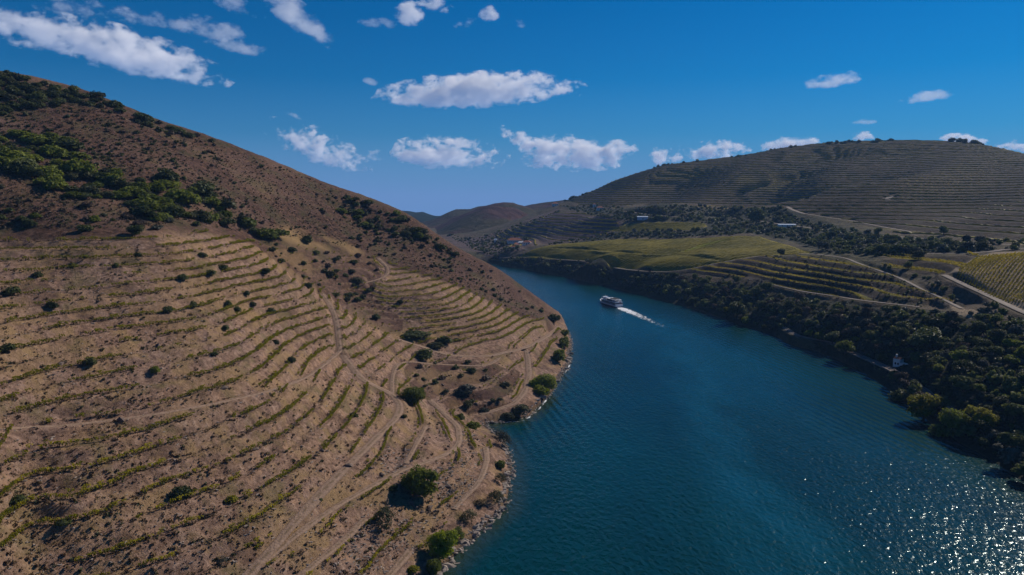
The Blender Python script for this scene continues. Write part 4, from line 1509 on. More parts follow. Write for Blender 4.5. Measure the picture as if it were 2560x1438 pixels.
# water-edge rocks: the largest are things of their own
ROCKS = [mesh_np('rock', *rock(400 + i, 0.55), [M['slate']]) for i in range(6)]
shore = resample(smooth_line([(a, b, 0) for a, b in LSH[:18]], 5), 0.7)
cand = []
for q in shore:
    for _ in range(3):
        off = random.uniform(-2.2, 1.2)
        cand.append((q[0] + off + random.uniform(-.5, .5), q[1] + random.uniform(-.6, .6), random.uniform(0.25, 1.15) * (1.35 if random.random() < 0.12 else 0.8)))
cand = np.array(cand)
zz = HL(cand[:, 0], cand[:, 1])
cand = np.c_[cand, zz]
cand = cand[(cand[:, 3] > -0.9) & (cand[:, 3] < 2.6)]
vis = cand[np.argsort(-(cand[:, 2] / cand[:, 1]))]
for x, y, s, z in vis[:230]:
    o_ = obj('rock', ROCKS[random.randrange(6)], None, (x, y, max(z, -0.25) + 0.1 * s), (random.uniform(-.4, .4), random.uniform(-.4, .4), random.random() * 6.28), (s * random.uniform(.8, 1.5), s, s * random.uniform(.7, 1.3)))
    tag(o_, 'angular pale slate rock at the foot of the near river bank', 'rock', 'rocks along the near waterline')
r2 = vis[230:]
merged('rock_rubble', [rock(400 + i, 0.55) for i in range(3)], np.c_[r2[:, 0], r2[:, 1], np.maximum(r2[:, 3], -0.25) + 0.05], rng.random(len(r2)) * 6.28, np.repeat((r2[:, 2] * 0.8)[:, None], 3, 1), ['slate'], 'smaller broken rocks along the near waterline')

# ------------------------------------------------------------------ vines and posts of the near terraces
gx, gy = np.meshgrid(np.arange(-420, 44, 2.0), np.arange(115, 545, 2.0))
gz = HL0(gx, gy)
gT = T_left(gx, gy, gz)
gin = in_poly(gx, gy, vy_poly) & (gz > 2.5)
vines, posts = [], []
gully_big = lcast([(620, 605), (700, 600), (800, 602), (930, 640), (950, 690), (930, 740), (1010, 790), (1030, 850), (990, 840), (880, 790), (820, 740), (760, 720), (690, 665)])[:, :2]
dark_t = lcast([(1010, 900), (1180, 905), (1290, 930), (1280, 1000), (1180, 1035), (1090, 1010), (1030, 960)])[:, :2]
for lev in range(int(gT[gin].min()), int(gT[gin].max()) + 1):
    for offs, share in ((0.11, 1.0), (0.30, 0.45)):
        for L in contours(gx, gy, gT, lev + offs, gin):
            if len(L) < 6:
                continue
            L = resample(L, 1.15)
            for j, (x, y) in enumerate(L):
                vines.append((x, y, lev, offs, share))
            for j in range(3, len(L), 6):
                posts.append((L[j][0], L[j][1], offs))
vines = np.array(vines)
inp = np.zeros(len(vines), bool)
for k, (q, hw) in lp.items():
    inp |= poly_dist(vines[:, 0], vines[:, 1], q)[0] < hw + 0.8
ing = in_poly(vines[:, 0], vines[:, 1], gully_big) | in_poly(vines[:, 0], vines[:, 1], dark_t)
patch = fbm(vines[:, 0] + vines[:, 2] * 37, vines[:, 1], 14, 3, 301)
low = sstep(300, 190, vines[:, 1])            # sparser on the nearest slope
spur2 = sstep(-95, -70, vines[:, 0]) * sstep(380, 410, vines[:, 1])
prob = sstep(-0.58, 0.22, 1.25 * patch + 0.30 * (1 - low) + 0.25 * spur2 - 0.16) * (0.35 + 0.65 * (vines[:, 3] < 0.2)) * np.where((vines[:, 3] > .2) & (spur2 < 0.5), 0.5, 1)
keep = (rng.random(len(vines)) < prob * 1.1) & ~inp & ~(ing & (rng.random(len(vines)) < 0.88))
vines = vines[keep]
vz = HL(vines[:, 0], vines[:, 1])
dd = vines[:, 1]
VINE_T = [leaf_cloud(320 + i, 22, 0.21, [(-0.42, 0, 0.75, 0.34), (0.42, 0, 0.85, 0.36), (0, 0, 0.95, 0.32), (0.1, 0, 0.5, 0.26)], core=0.0) for i in range(4)]
VINE_M = []
stem = MB().tube((0, 0, -0.1), (0.03, 0.02, 0.7), 0.045, 0.03, 5).tube((0, 0, 0.62), (-0.6, 0.03, 0.82), 0.03, 0.015, 4).tube((0, 0, 0.62), (0.6, 0.03, 0.84), 0.03, 0.015, 4).mesh('vine_stem', M['vine_wood'])
for i in range(4):
    VINE_M.append(mesh_np('vine_leaves', VINE_T[i][0], VINE_T[i][1], [M['vine']]))
gxn = (HL0(vines[:, 0] + 1, vines[:, 1]) - HL0(vines[:, 0] - 1, vines[:, 1])) / 2
gyn = (HL0(vines[:, 0], vines[:, 1] + 1) - HL0(vines[:, 0], vines[:, 1] - 1)) / 2
yaw = np.arctan2(gxn, -gyn)
u_ = vines[:, 0] / dd
inview = (np.abs(u_) < 0.70)
order = np.argsort(np.where(inview & (dd > 150), dd, dd + 1e4))
size = 0.85 + 0.5 * rng.random(len(vines))
for k in order[:290]:
    v_ = obj('grapevine', stem, None, (vines[k, 0], vines[k, 1], vz[k]), float(yaw[k]), float(size[k]))
    tag(v_, 'low straggling grapevine with yellow-green leaves on a near terrace', 'grapevine', 'grapevines of the nearest terraces')
    obj('leaves', VINE_M[k % 4], v_)
k = order[290:]
merged('vine_foliage', VINE_T, np.c_[vines[k, 0], vines[k, 1], vz[k]], yaw[k], np.stack([size[k] * 1.1, size[k] * 1.15, size[k]], 1), ['vine'], 'broken rows of yellow-green vines along the terraces')
posts = np.array(posts)
inp = np.zeros(len(posts), bool)
for kk, (q, hw) in lp.items():
    inp |= poly_dist(posts[:, 0], posts[:, 1], q)[0] < hw + 0.3
posts = posts[~inp & (rng.random(len(posts)) < np.where(posts[:, 2] < 0.2, 0.9, 0.35))]
pz = HL(posts[:, 0], posts[:, 1])
post_m = MB().tube((0, 0, -0.3), (0, 0, 1.75), 0.055, 0.045, 6).mesh('post', M['post'])
o2 = np.argsort(np.where((np.abs(posts[:, 0] / posts[:, 1]) < 0.70) & (posts[:, 1] > 150), posts[:, 1], 1e4 + posts[:, 1]))
for k in o2[:290]:
    tag(obj('vineyard_post', post_m, None, (posts[k, 0], posts[k, 1], pz[k]), (random.uniform(-.06, .06), random.uniform(-.06, .06), 0)),
        'thin dark trellis post in a near vine row', 'post', 'trellis posts of the nearest terraces')
k = o2[290:]
pv = np.array([q.co[:] for q in post_m.vertices])
pf = np.array([(0 + j, (j + 1) % 6, 6 + (j + 1) % 6) for j in range(6)] + [(j, 6 + (j + 1) % 6, 6 + j) for j in range(6)])
merged('trellis_posts', [(pv, pf)], np.c_[posts[k, 0], posts[k, 1], pz[k]], rng.random(len(k)), np.ones((len(k), 3)), ['post'], 'trellis posts of the farther vine rows')
# ------------------------------------------------------------------ trees and shrubs of the far bank
BANK_HI = [(1240, 640), (1320, 646), (1450, 660), (1580, 682), (1690, 688), (1760, 702), (1900, 716), (1940, 738), (2050, 756), (2180, 775), (2330, 778), (2380, 800), (2480, 815), (2600, 850),
           (2600, 1240), (2560, 1180), (2480, 1130), (2400, 1085), (2330, 1040), (2270, 990), (2210, 945), (2140, 902), (2050, 866), (1950, 832), (1880, 808), (1800, 783), (1730, 762), (1650, 740),
           (1580, 722), (1500, 703), (1400, 682), (1300, 664), (1225, 652)]
MID = [(1400, 516), (1480, 512), (1560, 520), (1700, 514), (1860, 520), (1960, 522), (1990, 545), (2090, 570), (2250, 596), (2460, 616), (2470, 632), (2200, 640), (2060, 632), (1980, 600),
       (1880, 584), (1790, 588), (1775, 562), (1690, 548), (1560, 553), (1470, 538)]
HEDGE = [(1370, 612), (1440, 596), (1530, 585), (1640, 577), (1740, 578), (1860, 580), (1850, 590), (1700, 594), (1560, 598), (1450, 606), (1390, 616)]
EDGE_FIELD = [(2420, 790), (2480, 760), (2600, 820), (2600, 870), (2480, 830)]
GULLY_R = [(2130, 652), (2230, 690), (2330, 735), (2400, 765), (2400, 745), (2340, 700), (2280, 690), (2200, 660)]
NEAR_R = [
    ('big', 'yellow', 2308, 1052, 84, 0.9, 'bright yellow-green tree overhanging the far waterline', 'tree'),
    ('bigbush', 'broom', 2392, 1078, 84, 1.0, 'wide green tree right of the yellow-green bank tree', 'tree'),
    ('big', 'yellow', 2455, 1075, 74, 0.8, 'yellow-tinged tree at the right of the leafy bank clump', 'tree'),
    ('bush', 'broom', 2350, 1092, 60, 0.8, 'low green shrub at the foot of the leafy bank clump', 'bush'),
    ('bush', 'oak', 2252, 1000, 56, 0.9, 'dark shrub left of the yellow-green bank tree', 'bush'),
    ('tree', 'broom', 2112, 896, 44, 0.95, 'light green tree at the left end of the railway wall', 'tree'),
    ('tree', 'oak', 2310, 880, 90, 0.75, 'broad grey-green tree behind the white ruined house', 'tree'),
    ('tree', 'olive', 2250, 870, 36, 0.9, 'olive tree just above the white ruined house', 'tree'),
    ('tree', 'oak', 1842, 800, 50, 1.0, "dark rounded tree by the far water's edge", 'tree'),
    ('bush', 'lime', 1864, 808, 24, 1.3, "small bright green tree below the dark rounded bank tree", 'tree'),
    ('tree', 'yellow', 1814, 786, 16, 1.2, 'small yellow-green tree left of the dark rounded bank tree', 'tree'),
    ('tree', 'lime', 2048, 858, 30, 0.9, 'yellowing tree on the far bank between two dark trees', 'tree'),
    ('tree', 'oak', 2080, 868, 40, 0.9, 'dark tree left of the light green wall-end tree', 'tree'),
    ('tree', 'oak', 2195, 590, 22, 1.1, 'dark round tree beside the long road', 'tree'),
    ('tree', 'oak', 2358, 590, 24, 1.1, 'dark round tree at the lower edge of the far vineyard', 'tree'),
    ('tree', 'olive', 2296, 648, 26, 1.0, 'pale green tree above the small terraces near the striped vineyard', 'tree'),
    ('tree', 'oak', 2270, 672, 22, 1.0, 'dark tree between the small terraces and the gully', 'tree'),
    ('tree', 'oak', 1952, 640, 20, 1.1, 'dark tree at the corner of the green field', 'tree'),
    ('tree', 'oak', 1890, 560, 46, 1.0, 'large dark tree where the road leaves the wooded belt', 'tree'),
    ('bush', 'oak', 2540, 830, 70, 0.9, 'large green bush below the pale track at the right edge', 'bush'),
    ('bush', 'oak', 2500, 850, 60, 0.8, 'dark bush left of the large green bush at the right edge', 'bush'),
    ('tree', 'oak', 1287, 606, 5, 4.0, 'thin dark cypress in front of the red-roofed farmhouse', 'tree'),
    ('tree', 'oak', 1316, 607, 14, 1.4, 'dark tree between the two upper farm roofs', 'tree'),
    ('tree', 'oak', 1258, 618, 18, 1.0, 'dark tree left of the farm buildings', 'tree'),
]
NP_ = rcast([(q[2], q[3]) for q in NEAR_R])
NZ_ = HR(NP_[:, 0], NP_[:, 1])
for (kind, mt, px, py, wpx, hz, lab, cat), p_, z_ in zip(NEAR_R, NP_, NZ_):
    plant(kind, mt, (p_[0], p_[1], max(z_, 0.1) - 0.2), wpx * p_[1] / F / 2 * 1.05, lab, cat, None, 'tree' if cat == 'tree' else 'shrub', hz, trunk=None if cat == 'tree' else False)

rj = []
for si, (poly, n, gap, w0, w1, mts, kinds, lab, grp) in enumerate([
    (BANK_HI, 2600, 9, 3.0, 9.5, ['oak', 'oak', 'oak', 'olive', 'grey_bush', 'broom', 'dry_bush'], ['tree', 'tree', 'bush'], 'tree in the thick wood along the far bank', 'trees of the far bank wood'),
    (MID, 900, 7, 4.5, 9.5, ['oak', 'oak', 'oak', 'olive', 'grey_bush'], ['tree', 'bush'], 'tree in the wooded belt under the far vineyard hill', 'trees of the wooded belt'),
    ([(2090, 578), (2250, 598), (2560, 604), (2620, 640), (2470, 632), (2200, 642), (2060, 622)], 260, 8, 3.5, 8, ['oak', 'olive', 'grey_bush', 'dry_bush'], ['tree', 'bush', 'bush'], 'tree beside the long road under the far vineyard', 'trees beside the long road'),
    ([(1090, 575), (1180, 600), (1300, 562), (1400, 528), (1330, 560), (1260, 595), (1300, 628), (1230, 640), (1190, 628)], 420, 4, 3, 8, ['oak', 'olive', 'grey_bush', 'dry_bush'], ['bush'], 'shrub on the valley slope behind the farm', 'shrubs behind the farm'),
    (HEDGE, 120, 6, 4.5, 8, ['oak', 'oak', 'olive'], ['tree'], 'tree in the dark line above the green field', 'trees lining the green field'),
    (EDGE_FIELD, 30, 14, 4, 8, ['oak', 'oak'], ['bush'], 'dark bush on the bank under the striped vineyard', 'bushes under the striped vineyard'),
    (GULLY_R, 50, 9, 3, 5, ['oak', 'oak', 'grey_bush'], ['bush'], 'bush in the shaded gully beside the striped vineyard', 'bushes in the shaded gully'),
]):
    P = np.array(sample_px(poly, n, 0 if n > 2000 else gap, 50 + si))
    W = rcast(P)
    ok = (W[:, 1] < 2000) & (HR0(W[:, 0], W[:, 1]) > 1.0)
    for k_, (q, hw) in rp_.items():
        ok &= poly_dist(W[:, 0], W[:, 1], q)[0] > hw + (4.0 if k_ != 'rail' else 1.2)
    for kk in (field_poly, field2_poly, steep_poly):
        ok &= ~in_poly(W[:, 0], W[:, 1], kk)
    ok &= np.hypot(W[:, 0] - 207, W[:, 1] - 398) > 13
    P, W = P[ok], W[ok]
    if n > 2000:               # keep a gap on the ground instead of in the picture
        kept = []
        cells = {}
        for i, p in enumerate(W):
            sp = 4.2
            c = (int(p[0] // sp), int(p[1] // sp))
            if any(math.hypot(W[j][0] - p[0], W[j][1] - p[1]) < sp for a in (-1, 0, 1) for b_ in (-1, 0, 1) for j in cells.get((c[0] + a, c[1] + b_), [])):
                continue
            cells.setdefault(c, []).append(i)
            kept.append(i)
        W = W[kept]
    Zg = HR(W[:, 0], W[:, 1])
    for p, zg in zip(W, Zg):
        wd = random.uniform(w0, w1) * random.choice((0.6, 0.85, 1.0))
        rj.append((wd / p[1], wd, p[0], p[1], max(zg, 0.2), random.choice(mts), random.choice(kinds), lab, grp))
rj.sort(key=lambda q: -q[0])
big_ = [q for q in rj if q[6] == 'tree'][:205]
for _, wd, x, y, z, mt, kind, lab, grp in big_:
    plant(kind, mt, (x, y, z - 0.2), wd / 2 * 1.1, HUE[mt] + ' ' + lab, 'tree' if kind == 'tree' else 'bush', grp, 'tree' if kind == 'tree' else 'shrub', random.uniform(0.75, 1.1))
ids_ = {id(q) for q in big_}
rest = [q for q in rj if id(q) not in ids_]
Pm = np.array([(q[2], q[3], q[4] - 0.2) for q in rest])
sm = np.array([q[1] / 2 * 1.15 for q in rest])
merged('woodland', LOW_T, Pm, rng.random(len(Pm)) * 6.28, np.stack([sm, sm, sm * (0.8 + 0.4 * rng.random(len(sm)))], 1), ['oak', 'oak', 'olive', 'grey_bush', 'oak'], 'dense scrub and woodland across the river')
# low cover between them
P = sample_px(BANK_HI, 2600, 0, 71) + sample_px(MID, 1100, 0, 72) + sample_px([(1920, 640), (2060, 640), (2240, 692), (2400, 768), (2200, 765), (1930, 730), (1780, 700)], 500, 0, 73)
W = rcast(P)
W = W[HR0(W[:, 0], W[:, 1]) > 0.6]
nr_ = np.ones(len(W), bool)
for k_, (q, hw) in rp_.items():
    nr_ &= poly_dist(W[:, 0], W[:, 1], q)[0] > hw + 0.8
W = W[nr_]
W[:, 2] = HR(W[:, 0], W[:, 1]) - 0.1
s_ = (0.5 + 1.0 * rng.random(len(W))) * np.clip(W[:, 1] / 500, 0.8, 2.2)
TUFT2 = leaf_cloud(302, 16, 0.42, [(0, 0, 0.3, 0.6)], core=0.7)
merged('undergrowth', [TUFT2], W, rng.random(len(W)) * 6.28, np.stack([s_, s_, s_ * 0.8], 1), ['oak', 'dry_bush', 'olive', 'oak', 'grey_bush'], 'low dark undergrowth between the trees of the far bank')
# skyline trees of the far ridge
sky_pts = []
for a, b, n in ((1405, 1480, 14), (1630, 1720, 10), (1740, 1870, 8), (1900, 2010, 6), (2060, 2230, 20), (2370, 2450, 9), (2450, 2600, 4)):
    for i in range(n):
        px = random.uniform(a, b)
        j = np.interp(px, [q[0] for q in RSIL], [q[1] for q in RSIL])
        d = np.interp(px, [q[0] for q in RSIL], [q[2] for q in RSIL]) * random.uniform(0.985, 1.0)
        p = cp(px, j, d=d)
        sky_pts.append((p[0], p[1], random.uniform(5, 11) * (1.25 if a in (2060, 2370) else 0.9)))
sp_ = np.array(sky_pts)
spz = HR(sp_[:, 0], sp_[:, 1])
for k in range(len(sp_)):
    plant('bush', 'oak', (sp_[k, 0], sp_[k, 1], spz[k] - 0.4), sp_[k, 2] / 2 * 1.1, 'dark tree on the skyline of the far ridge', 'tree', 'skyline trees of the far ridge', 'tree', random.uniform(0.9, 1.3), trunk=False)

# ------------------------------------------------------------------ vine rows across the river
def hedge_leaf(L, H_, wd, ht, step, leaf, seed):
    """leafy hedge along a polyline: leaf cards"""
    g_ = np.random.default_rng(seed)
    L = resample(L, step)
    z = H_(L[:, 0], L[:, 1])
    n = len(L)
    c = np.c_[L[:, 0] + g_.normal(size=n) * wd * 0.3, L[:, 1] + g_.normal(size=n) * wd * 0.3, z + 0.25 * ht + ht * 0.75 * g_.random(n)]
    nr = g_.normal(size=(n, 3)) + np.array([0, 0, 0.5])
    nr /= np.linalg.norm(nr, axis=1)[:, None]
    a = np.cross(nr, g_.normal(size=(n, 3)))
    a /= np.linalg.norm(a, axis=1)[:, None]
    b_ = np.cross(nr, a)
    s = (leaf * (0.6 + 0.8 * g_.random(n)))[:, None]
    V = np.stack([c - a * s, c - b_ * s * 0.7, c + a * s, c + b_ * s * 0.7], 1).reshape(-1, 3)
    return V, np.arange(4 * n).reshape(n, 4)


def hedge_strip(L, H_, wd, ht, step, seed):
    """solid rough hedge for far rows: a ridge-shaped strip of uneven height"""
    L = resample(L, step)
    z = H_(L[:, 0], L[:, 1])
    t = np.gradient(L, axis=0)
    t /= np.linalg.norm(t, axis=1)[:, None] + 1e-9
    nrm = np.stack([-t[:, 1], t[:, 0]], 1)
    g_ = np.random.default_rng(seed)
    n = len(L)
    hh = ht * (0.65 + 0.7 * g_.random(n))
    ww = wd * (0.7 + 0.6 * g_.random(n))
    V = np.stack([np.c_[L - nrm * ww[:, None] / 2, z - 0.2], np.c_[L - nrm * ww[:, None] * 0.32, z + hh * 0.85], np.c_[L + nrm * ww[:, None] * 0.3, z + hh], np.c_[L + nrm * ww[:, None] / 2, z - 0.2]], 1).reshape(-1, 3)
    i = np.arange(n * 4).reshape(n, 4)
    Fc = np.stack([i[:-1, :-1], i[1:, :-1], i[1:, 1:], i[:-1, 1:]], -1).reshape(-1, 4)
    return V, Fc


ORD = 'first second third fourth fifth sixth seventh eighth ninth tenth eleventh twelfth thirteenth fourteenth fifteenth sixteenth seventeenth eighteenth nineteenth twentieth'.split()
ORD += ['twenty-' + q for q in ORD[:9]] + ['thirtieth'] + ['thirty-' + q for q in ORD[:9]] + ['fortieth'] + ['forty-' + q for q in ORD[:9]] + ['fiftieth'] + ['fifty-' + q for q in ORD[:9]] + ['sixtieth'] + ['sixty-' + q for q in ORD[:9]] + ['seventieth'] + ['seventy-' + q for q in ORD[:9]] + ['eightieth'] + ['eighty-' + q for q in ORD[:9]] + ['ninetieth'] + ['ninety-' + q for q in ORD[:9]]


def zone_rows(poly, dz, gstep, offs, minlen, fn, label, group):
    P = np.array([q[:2] for q in poly])
    gx, gy = np.meshgrid(np.arange(P[:, 0].min(), P[:, 0].max(), gstep), np.arange(P[:, 1].min(), P[:, 1].max(), gstep))
    gz = HR0(gx, gy)
    T = gz / dz + 0.14 * fbm(gx, gy, 200, 3, 9)
    ins = in_poly(gx, gy, poly)
    if not ins.any():
        return
    c = 0
    for lev in range(int(T[ins].min()) - 1, int(T[ins].max()) + 2):
        for of in offs:
            for L in contours(gx, gy, T, lev + of, ins):
                L = resample(L, gstep)
                if len(L) * gstep < minlen:
                    continue
                V, Fc = fn(L, lev * 31 + c)
                tag(obj('vine_row', mesh_np('vine_row', V, Fc, [M['vine_far']], False)), ORD[c] + ' ' + label, 'vine row', group)
                c += 1
    return c


zone_rows(hill_poly, RDZ_HILL, 12.0, (0.10,), 90, lambda L, s: hedge_strip(L, HR, 2.8, 1.2, 5, s), 'vine row counted up from the foot of the far vineyard hill', 'vine rows of the far vineyard hill')
zone_rows(terr2_poly, RDZ_T2, 4.0, (0.10,), 25, lambda L, s: hedge_leaf(L, HR, 1.0, 1.2, 0.13, 0.34, s), 'leafy vine row counted up the stepped slope across the river', 'vine rows of the stepped slope')
zone_rows(terr3_poly, RDZ_VAL, 5.0, (0.08, 0.30), 20, lambda L, s: hedge_leaf(L, HR, 1.6, 1.7, 0.12, 0.45, s), 'vine row up the small terraces beside the striped vineyard', 'vine rows of the small terraces')
zone_rows(val_poly, RDZ_VAL, 9.0, (0.1,), 60, lambda L, s: hedge_strip(L, HR, 2.0, 1.6, 6, s), 'vine row counted up the purple-brown terraces above the farm', 'vine rows above the farm')
# straight rows running up the steep plot at the right
a0, a1 = rcast([(2390, 690), (2620, 800)])
b0, b1 = rcast([(2450, 643), (2760, 640)])
for i in range(32):
    f = i / 31
    p0 = a0 + (a1 - a0) * f * 1.0
    p1 = b0 + (b1 - b0) * f * 1.0
    L = np.stack([p0[:2] + (p1[:2] - p0[:2]) * q for q in np.linspace(0.04, 0.98, 24)])
    V, Fc = hedge_leaf(L, HR, 0.7, 1.6, 0.15, 0.40, 900 + i)
    tag(obj('vine_row', mesh_np('vine_row', V, Fc, [M['vine_far']], False)), 'straight vine row of the striped vineyard plot, %s from its left end' % ORD[i], 'vine row', 'straight rows of the striped vineyard')
# the flat green fields: close-set rows
FA, FB = rcast([(1330, 645), (2010, 634)])


def field_rows(poly, ang, gap, label, name='vineyard_crop', mt='vine_far', hole=None):
    P = np.array([q[:2] for q in poly])
    c = P.mean(0)
    d = np.array([math.sin(ang), math.cos(ang)])
    nn = np.array([d[1], -d[0]])
    ext = np.abs(P - c).max() * 1.5
    vs, fs, off = [], [], 0
    s = np.arange(-ext, ext, 3.0)
    for o_ in np.arange(-ext, ext, gap):
        L = c + nn * o_ + d * s[:, None]
        ins = in_poly(L[:, 0], L[:, 1], poly)
        if hole is not None:
            ins &= ~in_poly(L[:, 0], L[:, 1], hole)
        for a, b in zip(np.nonzero(np.diff(np.r_[0, ins.astype(int)]) == 1)[0], np.nonzero(np.diff(np.r_[ins.astype(int), 0]) == -1)[0]):
            if b - a < 3:
                continue
            V, Fc = hedge_strip(L[a:b], HR, 2.9, 0.75, 3.0, int(abs(o_) * 10) + a)
            vs.append(V)
            fs.append(Fc + off)
            off += len(V)
    o2_ = obj(name, mesh_np(name, np.vstack(vs), np.vstack(fs), [M[mt]], False))
    return tag(o2_, label, kind='stuff')


field_rows(field_poly, R(68), 3.4, 'close-set vines of the flat green field by the river bend', hole=bright_poly)
field_rows(bright_poly, R(68), 3.4, 'brighter yellow-green strip of vines across the flat field', mt='vine_bright')
field_rows(field2_poly, R(68), 3.4, 'close-set vines of the upper green strip')
# ------------------------------------------------------------------ buildings, railway, boat
M['white'] = plain('white_plaster', (0.72, 0.71, 0.70), 0.8, var=0.10, scale=1.2)
M['bluewhite'] = plain('blue_white_sheet', (0.50, 0.58, 0.70), 0.6, var=0.05)
M['terra'] = plain('terracotta_tile', (0.36, 0.135, 0.075), 0.85, var=0.25, scale=1.0)
M['darkglass'] = plain('dark_glass', (0.015, 0.022, 0.035), 0.15, var=0.0)
M['darkwood'] = plain('dark_wood', (0.05, 0.035, 0.025), 0.8)
M['stone'] = plain('stone_masonry', (0.20, 0.165, 0.14), 0.95, var=0.35, scale=1.5)
M['ballast'] = plain('ballast', (0.17, 0.135, 0.115), 0.95, var=0.3, scale=1.5)
M['steel'] = plain('rail_steel', (0.30, 0.27, 0.25), 0.4, 0.6)
M['boatwhite'] = plain('boat_white', (0.80, 0.81, 0.83), 0.4, var=0.02)
M['boatblue'] = plain('boat_blue', (0.010, 0.022, 0.085), 0.35, var=0.05)
M['canvas'] = plain('blue_canvas', (0.020, 0.075, 0.24), 0.7)
M['deck'] = plain('deck_board', (0.30, 0.26, 0.22), 0.8)
M['red'] = plain('red_cloth', (0.42, 0.03, 0.03), 0.7)


def house(name, px, py, L, W_, Hh, yaw, roofm, label, cat='house', rise=0.35, nwin=4, hip=True, wallm='white', door=True, H_=None, sink=1.0, chimney=False):
    p = rcast([(px, py)])[0]
    z = float(HR(p[:1], p[1:2])[0])
    r_ = empty(name, (float(p[0]), float(p[1]), z), yaw)
    mb = MB()
    mb.box(-L / 2, L / 2, -W_ / 2, W_ / 2, -sink, Hh)
    mb.build('wall', M[wallm], r_)
    rb = MB()
    e = 0.5
    rz = Hh + W_ * rise
    ins = W_ / 2 if hip else 0.0
    x0, x1, y0, y1 = -L / 2 - e, L / 2 + e, -W_ / 2 - e, W_ / 2 + e
    zt = Hh + 0.02
    rb.add([(x0, y0, zt), (x1, y0, zt), (x1, y1, zt), (x0, y1, zt), (x0 + ins, 0, rz), (x1 - ins, 0, rz)],
           [(0, 1, 5, 4), (2, 3, 4, 5), (1, 2, 5), (3, 0, 4), (3, 2, 1, 0)])
    ro = rb.build('roof', M[roofm], r_)
    if chimney:
        MB().box(L * 0.28, L * 0.28 + 0.9, -0.4, 0.5, Hh, rz + 1.0).build('chimney', M[wallm], ro)
    for i in range(nwin):
        x = -L / 2 + (i + 0.75) * L / (nwin + 0.5)
        wn = MB().box(x - 0.5, x + 0.5, -W_ / 2 - 0.05, -W_ / 2 + 0.1, Hh * 0.42, Hh * 0.78).build('window', M['darkglass'], r_)
        MB().box(x - 0.62, x + 0.62, -W_ / 2 - 0.12, -W_ / 2 + 0.02, Hh * 0.38, Hh * 0.418).build('sill', M['stone'], wn)
    if door:
        MB().box(L * 0.02 - 0.6, L * 0.02 + 0.6, -W_ / 2 - 0.06, -W_ / 2 + 0.1, 0.0, min(2.2, Hh * 0.7)).build('door', M['darkwood'], r_)
    return tag(r_, label, cat)


house('farmhouse', 1287, 607, 26, 12, 5.5, R(4), 'terra', 'long red-roofed farmhouse, topmost of the riverside farm', nwin=7, chimney=True)
house('farmhouse', 1317, 611, 13, 9, 4.2, R(-8), 'terra', 'red-roofed house at the right end of the riverside farm', nwin=3)
house('farmhouse', 1290, 618, 10, 9, 4.5, R(10), 'terra', 'small red-roofed house, lowest but one of the riverside farm', nwin=3)
house('farm_shed', 1303, 612, 11, 6, 3.6, R(2), 'white', 'low white shed between the red-roofed farm houses', 'shed', nwin=2)
house('farm_shed', 1284, 623, 8, 5, 3.2, R(-6), 'terra', 'small outbuilding at the foot of the riverside farm', 'shed', nwin=1)
house('chapel', 1239, 607, 5, 6, 5.0, R(0), 'white', 'tiny white chapel standing alone left of the farm', 'chapel', rise=0.5, nwin=0, hip=False)
house('storage_shed', 1606, 549, 16, 9, 4.2, R(-4), 'bluewhite', 'pale blue flat-sided shed above the upper green strip', 'shed', rise=0.12, nwin=0, hip=False, wallm='bluewhite')
house('house', 1500, 526, 13, 8, 4.6, R(0), 'terra', 'white house among the trees under the ridge end', nwin=3)
house('house', 1388, 514, 14, 9, 5.0, R(6), 'terra', 'terracotta roofed house on the spur below the ridge end', nwin=3)
house('house', 1486, 518, 7, 6, 5.5, R(-5), 'terra', 'narrow white house left of the white house under the ridge', nwin=1)
house('warehouse', 1966, 568, 22, 9, 3.6, R(-6), 'bluewhite', 'long pale warehouse beside the road in the wooded belt', 'warehouse', rise=0.1, nwin=3, hip=False)

# ruined white house by the railway
p = rcast([(2246, 915)])[0]
z = 6.2
r_ = empty('ruined_house', (float(p[0]) + 2.0, float(p[1]), z), R(-58))
wl = MB()
wl.box(-5.2, -1.2, 0, 3.6, -1.5, 4.4)
wl.box(-1.2, 5.4, 0.25, 3.4, -1.5, 2.7)
wl.build('wall', M['white'], r_)
gb = MB()
gb.add([(-5.2, -0.01, 4.4), (-1.2, -0.01, 4.4), (-1.2, 3.61, 4.4), (-5.2, 3.61, 4.4), (-5.2, 1.8, 5.5), (-1.2, 1.8, 5.5)], [(0, 1, 5, 4), (2, 3, 4, 5), (1, 2, 5), (3, 0, 4)])
gb.build('roof', M['terra'], r_)
MB().box(-4.6, -3.8, 1.2, 2.0, 4.6, 6.8).build('chimney', M['white'], r_)
for x0, x1, zz0, zz1, y in ((-4.3, -3.4, 1.3, 2.5, -0.06), (-2.7, -1.9, 1.3, 2.5, -0.06), (0.2, 1.0, 0.9, 1.9, 0.19), (3.3, 4.1, 0.9, 1.9, 0.19)):
    MB().box(x0, x1, y, y + 0.12, zz0, zz1).build('window', M['darkglass'], r_)
MB().box(1.8, 2.6, 0.18, 0.32, -0.2, 1.9).build('door', M['darkwood'], r_)
tag(r_, 'white ruined house with a stub chimney beside the railway', 'house')

